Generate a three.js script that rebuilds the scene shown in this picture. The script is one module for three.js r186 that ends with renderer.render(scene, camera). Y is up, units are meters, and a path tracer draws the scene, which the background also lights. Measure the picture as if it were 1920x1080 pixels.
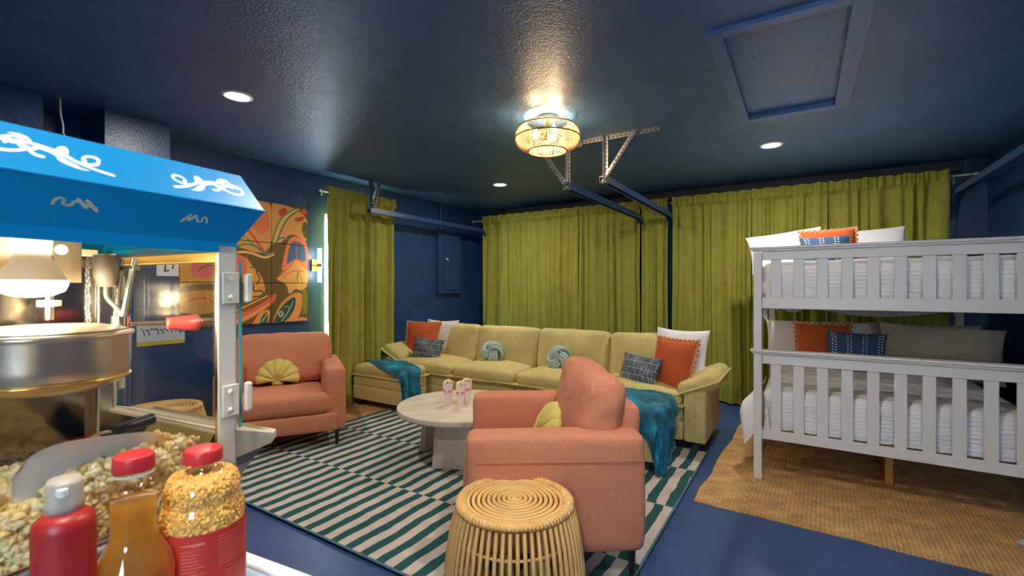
import * as THREE from 'three';
import { RoundedBoxGeometry } from 'three/addons/geometries/RoundedBoxGeometry.js';
import { mergeGeometries, mergeVertices } from 'three/addons/utils/BufferGeometryUtils.js';
import { ImprovedNoise } from 'three/addons/math/ImprovedNoise.js';
import { RectAreaLightUniformsLib } from 'three/addons/lights/RectAreaLightUniformsLib.js';

// ---------------------------------------------------------------- camera, sky, exposure
// The room: x runs right along the curtained back wall, depth D = -z runs into the room, y is up, metres.
const scene = new THREE.Scene();
const camera = new THREE.PerspectiveCamera(63.95, 1920 / 1080, 0.02, 60);
camera.position.set(0, 1.35, 0);
camera.lookAt(-0.5326, 1.35, -0.8466);
camera.focus = 3.2;
camera.userData.fStop = 6.3;
const renderer = new THREE.WebGLRenderer({ antialias: true });
renderer.toneMapping = THREE.LinearToneMapping;
renderer.toneMappingExposure = 1.3;
renderer.shadowMap.enabled = true;
RectAreaLightUniformsLib.init();
const DAY = 42;                                   // daylight outside the left window and the glazed door behind the camera
scene.background = new THREE.Color(0.62 * DAY, 0.8 * DAY, 1.0 * DAY);
const DOWNLIGHT = 620, CEILING_LAMP = 0.52, POPPER_BULB = 0.8, SCONCE = 0.09;   // strengths of the lamps, used in their builders
const COOL = [1.0, 0.93, 0.85], WARM = [1.0, 0.73, 0.41];
const H_CEIL = 2.6, X_LEFT = -4.5, X_RIGHT = 1.5, D_BACK = 6.15, D_FRONT = -1.3;

// ---------------------------------------------------------------- helpers
let seedState = 7;
function seed(s) { seedState = s >>> 0; }
function rnd() { seedState = (seedState * 1664525 + 1013904223) >>> 0; return seedState / 4294967296; }
const rr = (a, b) => a + (b - a) * rnd();
const perlin = new ImprovedNoise();
const fbm3 = (x, y, z) => perlin.noise(x, y, z) + 0.5 * perlin.noise(2.1 * x + 7, 2.1 * y + 3, 2.1 * z + 1) + 0.25 * perlin.noise(4.3 * x + 2, 4.3 * y + 9, 4.3 * z + 5);
const V = (X, D, y) => new THREE.Vector3(X, y, -D);
const clamp = (x, a, b) => Math.min(b, Math.max(a, x));
const sstep = (a, b, x) => { const t = clamp((x - a) / (b - a), 0, 1); return t * t * (3 - 2 * t); };
const lin = (r, g, b) => new THREE.Color().setRGB(r, g, b);

const used = {};
function numbered(n) { const k = used[n] = (used[n] ?? -1) + 1; return k ? `${n}_${String(k).padStart(3, '0')}` : n; }
function shadows(o) { o.castShadow = true; o.receiveShadow = true; return o; }
function tag(o, label, category, group) { o.userData.label = label; o.userData.category = category; if (group) o.userData.group = group; return o; }
function thing(name, label, category, X, D, y, turn = 0, group) {
  const o = new THREE.Group(); o.name = numbered(name); o.position.set(X, y, -D); o.rotation.y = turn;
  tag(o, label, category, group); scene.add(o); return o;
}
function part(name, geo, m, parent, label) {
  const o = shadows(new THREE.Mesh(Array.isArray(geo) ? join(geo) : geo, m));
  const c = parent.userData.names ??= {}; const k = c[name] = (c[name] ?? -1) + 1;
  o.name = k ? `${name}_${String(k).padStart(3, '0')}` : name;
  if (label) o.userData.label = label;
  parent.add(o); return o;
}
function solo(name, geo, m, label, category, X = 0, D = 0, y = 0, turn = 0, group) {
  const o = shadows(new THREE.Mesh(Array.isArray(geo) ? join(geo) : geo, m));
  o.name = numbered(name); o.position.set(X, y, -D); o.rotation.y = turn; tag(o, label, category, group); scene.add(o); return o;
}
function struct(name, geo, m, parent) {
  const o = shadows(new THREE.Mesh(Array.isArray(geo) ? join(geo) : geo, m)); 
  if (parent) { o.name = numbered(name); parent.add(o); } else { o.name = name; o.userData.kind = 'structure'; scene.add(o); }
  return o;
}
function dup(root, label, X, D, y, turn, group) {
  const r = root.clone(); r.name = numbered(root.name.replace(/_\d{3}$/, '')); r.userData = { ...root.userData, label };
  if (group) r.userData.group = group;
  r.position.set(X, y, -D); r.rotation.set(0, turn, 0); scene.add(r); return r;
}
function flat(g) { const o = g.index ? g.toNonIndexed() : g; for (const k of Object.keys(o.attributes)) if (!['position', 'normal', 'uv'].includes(k)) o.deleteAttribute(k); if (!o.attributes.uv) o.setAttribute('uv', new THREE.BufferAttribute(new Float32Array(o.attributes.position.count * 2), 2)); return o; }
function join(list) { return mergeGeometries(list.map(flat)); }
// uv in metres by the dominant axis of every triangle
function boxUV(g) {
  g = flat(g); const p = g.attributes.position, uv = g.attributes.uv, a = new THREE.Vector3(), b = new THREE.Vector3(), c = new THREE.Vector3(), n = new THREE.Vector3();
  for (let i = 0; i < p.count; i += 3) {
    a.fromBufferAttribute(p, i); b.fromBufferAttribute(p, i + 1); c.fromBufferAttribute(p, i + 2);
    n.copy(b).sub(a).cross(c.clone().sub(a)); const x = Math.abs(n.x), y = Math.abs(n.y), z = Math.abs(n.z);
    [a, b, c].forEach((q, k) => { if (y >= x && y >= z) uv.setXY(i + k, q.x, q.z); else if (x >= z) uv.setXY(i + k, q.z, q.y); else uv.setXY(i + k, q.x, q.y); });
  }
  return g;
}
function smooth(g) { g = g.clone(); for (const k of Object.keys(g.attributes)) if (k !== 'position') g.deleteAttribute(k); g = mergeVertices(g, 1e-5); g.computeVertexNormals(); return g; }
const rbox = (w, h, d, r = 0.006, s = 2) => boxUV(new RoundedBoxGeometry(w, h, d, s, Math.min(r, w / 2.01, h / 2.01, d / 2.01)));
const box = (w, h, d) => boxUV(new THREE.BoxGeometry(w, h, d));
const at = (g, x, y, z) => g.translate(x, y, z);
// box between two corner points in room terms (X, y, D)
const span = (x0, x1, y0, y1, d0, d1, r = 0) => at(r ? rbox(Math.abs(x1 - x0), Math.abs(y1 - y0), Math.abs(d1 - d0), r) : box(Math.abs(x1 - x0), Math.abs(y1 - y0), Math.abs(d1 - d0)), (x0 + x1) / 2, (y0 + y1) / 2, -(d0 + d1) / 2);
// upholstery block: rounded, crowned, a little uneven
function softBox(w, h, d, { r = 0.03, n = 14, crown = [0, 0, 0], wob = 0, freq = 6, s = 0, lip = 0 } = {}) {
  let g = new THREE.BoxGeometry(2, 2, 2, n, n, n); const p = g.attributes.position, hx = w / 2, hy = h / 2, hz = d / 2; r = Math.min(r, hx, hy, hz);
  const q = new THREE.Vector3(), e = new THREE.Vector3();
  for (let i = 0; i < p.count; i++) {
    const k = (t, half) => half * Math.sin(t * Math.PI / 2);
    const ux = p.getX(i), uy = p.getY(i), uz = p.getZ(i);
    q.set(k(ux, hx), k(uy, hy), k(uz, hz));
    e.set(clamp(q.x, -hx + r, hx - r), clamp(q.y, -hy + r, hy - r), clamp(q.z, -hz + r, hz - r));
    q.sub(e); if (q.lengthSq() > 1e-12) q.normalize().multiplyScalar(r); q.add(e);
    const fx = 1 - (q.x / hx) ** 2, fy = 1 - (q.y / hy) ** 2, fz = 1 - (q.z / hz) ** 2;
    const o = [crown[0] * fy * fz * (q.x / hx), crown[1] * fx * fz * (q.y / hy), crown[2] * fx * fy * (q.z / hz)];
    if (lip) { const l = lip * Math.exp(-(((q.y + hy * 0.35) / (hy * 0.25)) ** 2)); o[0] += l * (q.x / hx) * (Math.abs(q.x) > hx - r * 1.2 ? 1 : 0); o[2] += l * (q.z / hz) * (Math.abs(q.z) > hz - r * 1.2 ? 1 : 0); }
    if (wob) { const f = wob * fbm3(q.x * freq + s, q.y * freq + s * 1.7, q.z * freq - s); const L = q.length() || 1; o[0] += f * q.x / L; o[1] += f * q.y / L; o[2] += f * q.z / L; }
    p.setXYZ(i, q.x + o[0], q.y + o[1], q.z + o[2]);
  }
  return boxUV(smooth(g));
}
// grid surface from f(u, v), u and v in 0..1; uv = uvf(u, v) or (u, v)
function gridGeo(nu, nv, f, uvf) {
  const pos = [], uv = [], idx = [];
  for (let j = 0; j <= nv; j++) for (let i = 0; i <= nu; i++) { const p = f(i / nu, j / nv); pos.push(p.x, p.y, p.z); const t = uvf ? uvf(i / nu, j / nv) : [i / nu, j / nv]; uv.push(t[0], t[1]); }
  for (let j = 0; j < nv; j++) for (let i = 0; i < nu; i++) { const a = j * (nu + 1) + i, b = a + 1, c = a + nu + 1, d = c + 1; idx.push(a, b, d, a, d, c); }
  const g = new THREE.BufferGeometry(); g.setAttribute('position', new THREE.Float32BufferAttribute(pos, 3)); g.setAttribute('uv', new THREE.Float32BufferAttribute(uv, 2)); g.setIndex(idx); g.computeVertexNormals(); return g;
}
// throw pillow standing on y = 0, faces +z; uv in metres
function pillowGeo(w, h, T, { n = 22, pinch = 0.09, wob = 0.006, s = 0, pow = 0.5 } = {}) {
  const side = sg => gridGeo(n, n, (a, b) => {
    const u = Math.sin((a * 2 - 1) * Math.PI / 2) * sg, v = Math.sin((b * 2 - 1) * Math.PI / 2);
    const x = w / 2 * u * (1 - pinch * (1 - v * v)), y = h / 2 * v * (1 - pinch * (1 - u * u));
    const prof = Math.pow(Math.max(0, (1 - u * u) * (1 - v * v)), pow);
    const wr = wob * fbm3(x * 9 + s, y * 9 - s, sg * 3 + s) * Math.min(1, prof * 2.5);
    return new THREE.Vector3(x, y + h / 2 * (1 - pinch * 0.6), sg * (T / 2 * prof + wr) + 0.004 * Math.sin(u * 5 + s) * (1 - prof));
  }, (a, b) => { const u = Math.sin((a * 2 - 1) * Math.PI / 2) * sg, v = Math.sin((b * 2 - 1) * Math.PI / 2); return [(u + 1) / 2 * w, (v + 1) / 2 * h]; });
  return join([side(1), side(-1)]);
}
const tube = (pts, r, seg = 40, rad = 8, closed = false) => new THREE.TubeGeometry(new THREE.CatmullRomCurve3(pts, closed), seg, r, rad, closed);
function rod(a, b, r, r2 = r, n = 10) { const g = new THREE.CylinderGeometry(r2, r, a.distanceTo(b), n); g.applyQuaternion(new THREE.Quaternion().setFromUnitVectors(new THREE.Vector3(0, 1, 0), b.clone().sub(a).normalize())); return g.translate((a.x + b.x) / 2, (a.y + b.y) / 2, (a.z + b.z) / 2); }
const lathe = (pts, n = 40) => new THREE.LatheGeometry(pts.map(p => new THREE.Vector2(p[0], p[1])), n);
function extrude(pts, depth, bevel = 0, holes = []) {
  const s = new THREE.Shape(pts.map(p => new THREE.Vector2(p[0], p[1])));
  for (const h of holes) s.holes.push(h instanceof THREE.Path ? h : new THREE.Path(h.map(p => new THREE.Vector2(p[0], p[1]))));
  return boxUV(new THREE.ExtrudeGeometry(s, { depth, bevelEnabled: bevel > 0, bevelSize: bevel, bevelThickness: bevel, bevelSegments: 2, curveSegments: 8 }));
}

// ---------------------------------------------------------------- textures
function lattice(n, s) { seed(s); const a = new Float32Array(n * n); for (let i = 0; i < n * n; i++) a[i] = rnd(); return (u, v) => { u = ((u % 1) + 1) % 1 * n; v = ((v % 1) + 1) % 1 * n; const i = Math.floor(u), j = Math.floor(v), f = u - i, g = v - j, a0 = f * f * (3 - 2 * f), b0 = g * g * (3 - 2 * g), i1 = (i + 1) % n, j1 = (j + 1) % n; return (a[j % n * n + i % n] * (1 - a0) + a[j % n * n + i1] * a0) * (1 - b0) + (a[j1 * n + i % n] * (1 - a0) + a[j1 * n + i1] * a0) * b0; }; }
function fbmTex(n, s, oct = 4) { const L = []; for (let k = 0; k < oct; k++) L.push(lattice(n * 2 ** k, s + 31 * k)); return (u, v) => { let a = 0, w = 0.5, t = 0; for (const l of L) { a += w * l(u, v); t += w; w *= 0.55; } return a / t; }; }
function dataTex(size, f, srgb, px, py = px) {
  const d = new Uint8Array(size * size * 4);
  for (let j = 0; j < size; j++) for (let i = 0; i < size; i++) { const c = f((i + 0.5) / size, (j + 0.5) / size), k = 4 * (j * size + i); if (typeof c === 'number') d[k] = d[k + 1] = d[k + 2] = clamp(c, 0, 1) * 255; else { d[k] = clamp(c[0], 0, 1) * 255; d[k + 1] = clamp(c[1], 0, 1) * 255; d[k + 2] = clamp(c[2], 0, 1) * 255; } d[k + 3] = 255; }
  const t = new THREE.DataTexture(d, size, size); t.magFilter = THREE.LinearFilter; t.minFilter = THREE.LinearMipmapLinearFilter; t.generateMipmaps = true; t.wrapS = t.wrapT = THREE.RepeatWrapping; t.repeat.set(1 / px, 1 / py); if (srgb) t.colorSpace = THREE.SRGBColorSpace; t.needsUpdate = true; return t;
}
function canvasTex(w, h, draw, px = 1, py = 1) { const c = document.createElement('canvas'); c.width = w; c.height = h; draw(c.getContext('2d'), w, h); const t = new THREE.CanvasTexture(c); t.colorSpace = THREE.SRGBColorSpace; t.wrapS = t.wrapT = THREE.RepeatWrapping; t.repeat.set(1 / px, 1 / py); return t; }
const scaled = (t, k) => { const c = t.clone(); c.repeat.multiplyScalar(k); c.needsUpdate = true; return c; };
const mat = o => new THREE.MeshStandardMaterial({ roughness: 0.8, ...o });
const phys = o => new THREE.MeshPhysicalMaterial({ roughness: 0.8, ...o });
const n4 = fbmTex(4, 11, 5), n8 = fbmTex(8, 23, 5), n32 = fbmTex(32, 47, 3), n64 = lattice(128, 5), stray = lattice(256, 77);

const tPeel = dataTex(512, (u, v) => { const a = n32(u, v); return sstep(0.35, 0.7, a) * 0.8 + 0.2 * n64(u, v); }, false, 0.34);
const tBrush = dataTex(256, (u, v) => { const a = 0.9 + 0.2 * (n8(u, v) - 0.5); return [a, a, a]; }, true, 1.3);
const tFloor = dataTex(512, (u, v) => { const a = 0.86 + 0.3 * (n4(u, v) - 0.5) + 0.08 * (n32(u, v) - 0.5); return [a, a, a * 1.01]; }, true, 1.9);
const tFloorB = dataTex(512, (u, v) => 0.6 * n8(u, v) + 0.4 * n32(u, v), false, 0.8);
const weave = (u, v, n) => { const a = Math.floor(u * n), b = Math.floor(v * n), fu = u * n - a, fv = v * n - b; return (a + b) % 2 ? Math.sin(fu * Math.PI) : Math.sin(fv * Math.PI); };
const tLinen = dataTex(512, (u, v) => { const w = weave(u, v, 64), s = stray(u * 1, v * 0.12) * 0.5 + stray(u * 0.12, v) * 0.5; const a = 0.8 + 0.13 * w + 0.34 * (s - 0.5); return [a, a * 0.985, a * 0.97]; }, true, 0.16);
const tLinenB = dataTex(256, (u, v) => weave(u, v, 64), false, 0.16);
const tVelvet = dataTex(512, (u, v) => { const a = 0.93 + 0.12 * (n8(u, v) - 0.5) + 0.1 * (n32(u, v) - 0.5); return [a, a, a * 0.95]; }, true, 0.7);
const tVelvetB = dataTex(512, (u, v) => 0.75 * n8(u, v) + 0.25 * n64(u, v), false, 0.5);
const tCord = dataTex(512, (u, v) => { const rib = Math.pow(Math.abs(Math.sin(u * Math.PI * 24)), 0.7); const a = 0.72 + 0.2 * rib + 0.22 * (n8(u, v) - 0.5) + 0.12 * (n64(u, v) - 0.5); return [a, a, a * 0.96]; }, true, 0.3);
const tCordB = dataTex(256, (u, v) => Math.pow(Math.abs(Math.sin(u * Math.PI * 24)), 0.7), false, 0.3);
const tChen = dataTex(512, (u, v) => { const a = 0.92 + 0.14 * (n4(u, v) - 0.5) + 0.1 * (n32(u, v) - 0.5) + 0.05 * (n64(u, v) - 0.5); return [a, a * 0.99, a * 0.93]; }, true, 0.6);
const tJuteF = (u, v) => { const n = 16, row = Math.floor(u * n), f = u * n - row; const tw = v * n * 1.5 + (row % 2 ? 0.5 : 0) + (f - 0.5) * (row % 2 ? 1.1 : -1.1); const g = tw - Math.floor(tw); return [Math.sin(f * Math.PI) * (0.45 + 0.55 * Math.sin(g * Math.PI)), row, Math.floor(tw)]; };
const tJute = dataTex(512, (u, v) => { const [b, r, k] = tJuteF(u, v); const t = stray((r * 13.7 + k * 5.3) / 256, (k * 7.1 + r * 3.3) / 256); const a = 0.8 + 0.1 * Math.sqrt(b) + 0.2 * (t - 0.5) + 0.3 * (n4(u, v) - 0.5) + 0.16 * (n64(u, v) - 0.5); return [a, a * (0.97 - 0.08 * t), a * (0.92 - 0.2 * t)]; }, true, 0.36);
const tJuteB = dataTex(512, (u, v) => tJuteF(u, v)[0], false, 0.36);
const tCane = dataTex(256, (u, v) => { const a = 0.93 + 0.16 * (lat1(u * 1, v * 0.1) - 0.5) + 0.16 * (n8(u, v) - 0.5); return [a, a * 0.97, a * 0.9]; }, true, 1, 1);
function lat1(u, v) { return n64(u, v); }
const tAsh = dataTex(512, (u, v) => { const s = n64(u * 1, v * 0.06) * 0.6 + n8(u * 1, v * 0.2) * 0.6; const a = 0.9 + 0.2 * (s - 0.6); return [a, a * 0.985, a * 0.95]; }, true, 0.6);
const tQuiltB = dataTex(512, (u, v) => { const w = v + 0.03 * (n4(u, v) - 0.5) + 0.012 * (n8(u, v) - 0.5); return 0.55 * Math.abs(Math.sin(w * Math.PI * 16)) * (0.4 + n8(u * 1, v * 1)) + 0.45 * n32(u * 0.5 * 2, v); }, false, 0.42);
const tCrumple = dataTex(512, (u, v) => 1 - Math.abs(2 * n4(u, v) - 1) * 0.8 - 0.3 * Math.abs(2 * n8(u, v) - 1), false, 0.5);
const tPlush = dataTex(512, (u, v) => { const a = 0.72 + 0.85 * (n4(u, v) - 0.5) + 0.5 * (n8(u, v) - 0.5) + 0.15 * (n64(u, v) - 0.5); return [a, a, a]; }, true, 0.5);

// ---------------------------------------------------------------- materials
const M = {
  ceiling: mat({ color: lin(0.072, 0.17, 0.345), roughness: 0.41, map: tBrush, bumpMap: tPeel, bumpScale: 0.0009 }),
  wall: mat({ color: lin(0.02, 0.072, 0.2), roughness: 0.35, map: tBrush, bumpMap: tPeel, bumpScale: 0.0005 }),
  hatch: mat({ color: lin(0.072, 0.17, 0.345), roughness: 0.45, bumpMap: scaled(tPeel, 0.5), bumpScale: 0.002 }),
  trimBlue: mat({ color: lin(0.072, 0.17, 0.345), roughness: 0.42 }),
  trimDark: mat({ color: lin(0.02, 0.02, 0.028), roughness: 0.6 }),
  trackBlue: mat({ color: lin(0.018, 0.06, 0.16), roughness: 0.38 }),
  floor: mat({ color: lin(0.045, 0.115, 0.29), roughness: 0.38, map: tFloor, bumpMap: tFloorB, bumpScale: 0.0012 }),
  curtain: phys({ color: lin(0.37, 0.355, 0.05), roughness: 0.85, map: tVelvet, bumpMap: tVelvetB, bumpScale: 0.0012, sheen: 0.35, sheenColor: lin(0.7, 0.65, 0.12), sheenRoughness: 0.5, side: THREE.DoubleSide }),
  sofa: phys({ color: lin(0.72, 0.6, 0.25), roughness: 0.9, map: tChen, bumpMap: tVelvetB, bumpScale: 0.003, sheen: 0.25, sheenColor: lin(0.9, 0.8, 0.4), sheenRoughness: 0.6 }),
  sofaRib: phys({ color: lin(0.74, 0.62, 0.27), roughness: 0.9, map: tCord, bumpMap: tCordB, bumpScale: 0.002, sheen: 0.25, sheenColor: lin(0.9, 0.8, 0.4), sheenRoughness: 0.6 }),
  piping: mat({ color: lin(0.4, 0.3, 0.08), roughness: 0.9 }),
  coral: phys({ color: lin(0.79, 0.3, 0.165), roughness: 0.92, map: tLinen, bumpMap: tLinenB, bumpScale: 0.0006, sheen: 0.2, sheenColor: lin(0.9, 0.55, 0.45), sheenRoughness: 0.6 }),
  shell: phys({ color: lin(0.74, 0.6, 0.17), roughness: 0.9, map: tVelvet, sheen: 0.4, sheenColor: lin(0.9, 0.85, 0.5), sheenRoughness: 0.5 }),
  black: mat({ color: lin(0.012, 0.012, 0.014), roughness: 0.45 }),
  blackFoot: mat({ color: lin(0.012, 0.01, 0.009), roughness: 0.6 }),
  aqua: phys({ color: lin(0.4, 0.5, 0.46), roughness: 0.9, sheen: 0.4, sheenColor: lin(0.8, 0.85, 0.8), sheenRoughness: 0.5, bumpMap: tVelvetB, bumpScale: 0.002 }),
  orange: mat({ color: lin(0.68, 0.13, 0.025), roughness: 0.92, map: tLinen, bumpMap: tCrumple, bumpScale: 0.003 }),
  cream: mat({ color: lin(0.78, 0.62, 0.44), roughness: 0.9 }),
  rustTrim: mat({ color: lin(0.6, 0.16, 0.05), roughness: 0.9 }),
  whiteCloth: mat({ color: lin(0.8, 0.79, 0.78), roughness: 0.9, bumpMap: tCrumple, bumpScale: 0.004 }),
  quilt: mat({ color: lin(0.8, 0.79, 0.77), roughness: 0.92, bumpMap: tQuiltB, bumpScale: 0.0045, side: THREE.DoubleSide }),
  sheet: mat({ color: lin(0.82, 0.82, 0.82), roughness: 0.9, bumpMap: tCrumple, bumpScale: 0.006, side: THREE.DoubleSide }),
  ivory: mat({ color: lin(0.76, 0.68, 0.58), roughness: 0.92, bumpMap: tQuiltB, bumpScale: 0.004 }),
  linenSham: mat({ color: lin(0.68, 0.56, 0.39), roughness: 0.92, map: scaled(tLinen, 0.6), bumpMap: tQuiltB, bumpScale: 0.003 }),
  teal: phys({ color: lin(0.015, 0.33, 0.5), roughness: 0.75, map: tPlush, bumpMap: tCrumple, bumpScale: 0.006, sheen: 0.6, sheenColor: lin(0.35, 0.75, 0.85), sheenRoughness: 0.4, side: THREE.DoubleSide }),
  whitePaint: mat({ color: lin(0.68, 0.635, 0.575), roughness: 0.42 }),
  pine: mat({ color: lin(0.62, 0.3, 0.07), roughness: 0.6, map: tAsh }),
  ash: mat({ color: lin(0.84, 0.74, 0.61), roughness: 0.6, map: tAsh }),
  jute: mat({ color: lin(0.8, 0.54, 0.26), roughness: 0.95, map: tJute, bumpMap: tJuteB, bumpScale: 0.004 }),
  rattan: mat({ color: lin(0.96, 0.62, 0.25), roughness: 0.5, map: tCane }),
  galv: mat({ color: lin(0.3, 0.3, 0.32), roughness: 0.4, metalness: 0.75 }),
  steel: mat({ color: lin(0.68, 0.63, 0.55), roughness: 0.2, metalness: 1 }),
  alu: mat({ color: lin(0.76, 0.65, 0.5), roughness: 0.4, metalness: 0.15 }),
  brass: mat({ color: lin(0.75, 0.5, 0.16), roughness: 0.28, metalness: 1 }),
  glass: phys({ color: lin(0.97, 0.98, 0.97), roughness: 0, transmission: 1, thickness: 0, ior: 1.45 }),
  glassEdge: mat({ color: lin(0.1, 0.35, 0.3), roughness: 0.2 }),
  grey: mat({ color: lin(0.3, 0.28, 0.28), roughness: 0.55 }),
  canopy: mat({ color: lin(0.002, 0.21, 0.46), roughness: 0.25 }),
  redPlastic: mat({ color: lin(0.58, 0.028, 0.032), roughness: 0.35 }),
  kettleSteel: mat({ color: lin(0.66, 0.6, 0.5), roughness: 0.36, metalness: 1 }),
  redGrip: mat({ color: lin(0.85, 0.09, 0.07), roughness: 0.4 }),
  wire: mat({ color: lin(0.75, 0.74, 0.72), roughness: 0.5 }),
};
const glow = (c, k) => mat({ color: lin(0.9, 0.9, 0.9), emissive: lin(...c), emissiveIntensity: k, roughness: 0.5 });

// ================================================================ the setting
struct('floor', span(-4.7, 1.7, -0.12, 0, -1.5, 6.4), M.floor);
{ // ceiling slab with the attic hatch cut out of it
  const g = extrude([[-4.7, -1.5], [1.7, -1.5], [1.7, 6.4], [-4.7, 6.4]], 0.14, 0, [[[-0.34, 2.46], [0.2, 2.46], [0.2, 3.79], [-0.34, 3.79]]]);
  g.rotateX(-Math.PI / 2); g.translate(0, H_CEIL, 0); struct('ceiling', boxUV(g), M.ceiling);
}
{ // left wall with the window opening
  const g = extrude([[0.8, 0], [6.35, 0], [6.35, 2.62], [0.8, 2.62]], 0.18, 0, [[[3.235, 0.72], [4.02, 0.72], [4.02, 2.18], [3.235, 2.18]]]);
  g.rotateY(Math.PI / 2); g.translate(X_LEFT - 0.18, 0, 0); struct('wall_left', boxUV(g), M.wall);   // extrude +z -> +x, shape x -> -z
}
struct('wall_back', span(-4.7, 1.7, 0, 2.62, D_BACK, D_BACK + 0.18), M.wall);
struct('wall_right', span(X_RIGHT, X_RIGHT + 0.18, 0, 2.62, -1.5, 6.3), M.wall);
struct('wall_front', [span(-4.7, 0.1, 0, 2.62, D_FRONT - 0.18, D_FRONT), span(1.0, 1.7, 0, 2.62, D_FRONT - 0.18, D_FRONT), span(0.1, 1.0, 2.06, 2.62, D_FRONT - 0.18, D_FRONT)], M.wall);
{ // house door with a small glazed light behind the camera: its daylight is what lightens the ceiling and the wall at the right
  const w = new THREE.Group(); w.name = 'door_1'; w.userData.kind = 'structure'; scene.add(w); const D = D_FRONT - 0.09, mD = mat({ color: lin(0.8, 0.78, 0.74), roughness: 0.5 });
  part('door_leaf', [span(0.1, 1.0, 0.0, 1.25, D - 0.025, D + 0.025), span(0.1, 1.0, 1.85, 2.06, D - 0.025, D + 0.025), span(0.1, 0.28, 1.25, 1.85, D - 0.025, D + 0.025), span(0.82, 1.0, 1.25, 1.85, D - 0.025, D + 0.025)], mD, w);
  part('door_pane', span(0.28, 0.82, 1.25, 1.85, D - 0.003, D + 0.003), M.glass, w);
  part('door_handle', at(new THREE.SphereGeometry(0.03, 20, 14), 0.18, 0.95, -(D + 0.07)), M.brass, w);
}
struct('wall_near_left', span(-4.68, -4.1, 0, 2.62, -1.4, 0.9), M.wall);
struct('wall_chase', span(-4.55, -4.08, 1.72, 2.62, 1.2, 1.59), M.wall);
struct('trim_1', span(-4.1, 1.3, 2.475, 2.57, 6.02, 6.14, 0.004), M.trimDark);
{ // window behind the left curtain
  const w = new THREE.Group(); w.name = 'window_1'; w.userData.kind = 'structure'; scene.add(w);
  const fr = []; const X = -4.58;
  fr.push(span(X - 0.03, X + 0.03, 0.72, 0.75, 3.235, 4.02), span(X - 0.03, X + 0.03, 2.15, 2.18, 3.235, 4.02), span(X - 0.03, X + 0.03, 0.72, 2.18, 3.235, 3.236), span(X - 0.03, X + 0.03, 0.72, 2.18, 4.0, 4.02), span(X - 0.02, X + 0.02, 1.43, 1.47, 3.235, 4.02));
  part('window_frame', fr, mat({ color: lin(0.8, 0.78, 0.74), roughness: 0.5 }), w);
  part('window_pane', span(X - 0.003, X + 0.003, 0.75, 2.15, 3.24, 4.01), M.glass, w);
}
{ // attic hatch: raised trim boards round a textured panel set above them
  const h = new THREE.Group(); h.name = 'trim_2'; h.userData.kind = 'structure'; scene.add(h);
  part('hatch_panel', span(-0.36, 0.22, 2.622, 2.65, 2.44, 3.81), M.hatch, h);
  const y0 = 2.578, y1 = 2.604;
  part('hatch_board', span(-0.405, -0.33, y0, y1, 2.41, 3.86, 0.002), M.trimBlue, h);
  part('hatch_board', span(0.185, 0.27, y0, y1, 2.41, 3.86, 0.002), M.trimBlue, h);
  part('hatch_board', span(-0.33, 0.185, y0, y1, 2.41, 2.478, 0.002), M.trimBlue, h);
  part('hatch_board', span(-0.33, 0.185, y0, y1, 3.782, 3.86, 0.002), M.trimBlue, h);
}

// ---------------------------------------------------------------- downlights
{
  const t = thing('downlight', 'round recessed white downlight in the ceiling above the left armchair, nearest the popcorn machine', 'ceiling light', -3.11, 1.59, H_CEIL, 0);
  part('trim_ring', lathe([[0.068, 0.001], [0.07, -0.006], [0.078, -0.009], [0.088, -0.007], [0.091, 0.001]], 40), mat({ color: lin(0.8, 0.8, 0.8), roughness: 0.4 }), t);
  const dif = new THREE.CircleGeometry(0.07, 40); dif.rotateX(Math.PI / 2); dif.translate(0, -0.004, 0);
  part('light_diffuser', dif, glow([0.93, 0.97, 1.0], 9), t);
  const l = new THREE.RectAreaLight(lin(...COOL), DOWNLIGHT, 0.1, 0.1); l.rotation.x = -Math.PI / 2; l.position.y = -0.008; t.add(l);
  dup(t, 'small white downlight in the ceiling below left of the rattan lamp, near the back curtains', -3.09, 4.64, H_CEIL, 0);
  dup(t, 'round white downlight in the ceiling above the bunk bed, right of the rattan ceiling lamp', -0.23, 4.62, H_CEIL, 0);
  dup(t, 'round white downlight in the ceiling over the near rattan stool, out of the frame', -0.23, 1.59, H_CEIL, 0);
  dup(t, 'round white downlight in the ceiling right above the camera, out of the frame', -0.55, 0.1, H_CEIL, 0);
}

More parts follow.
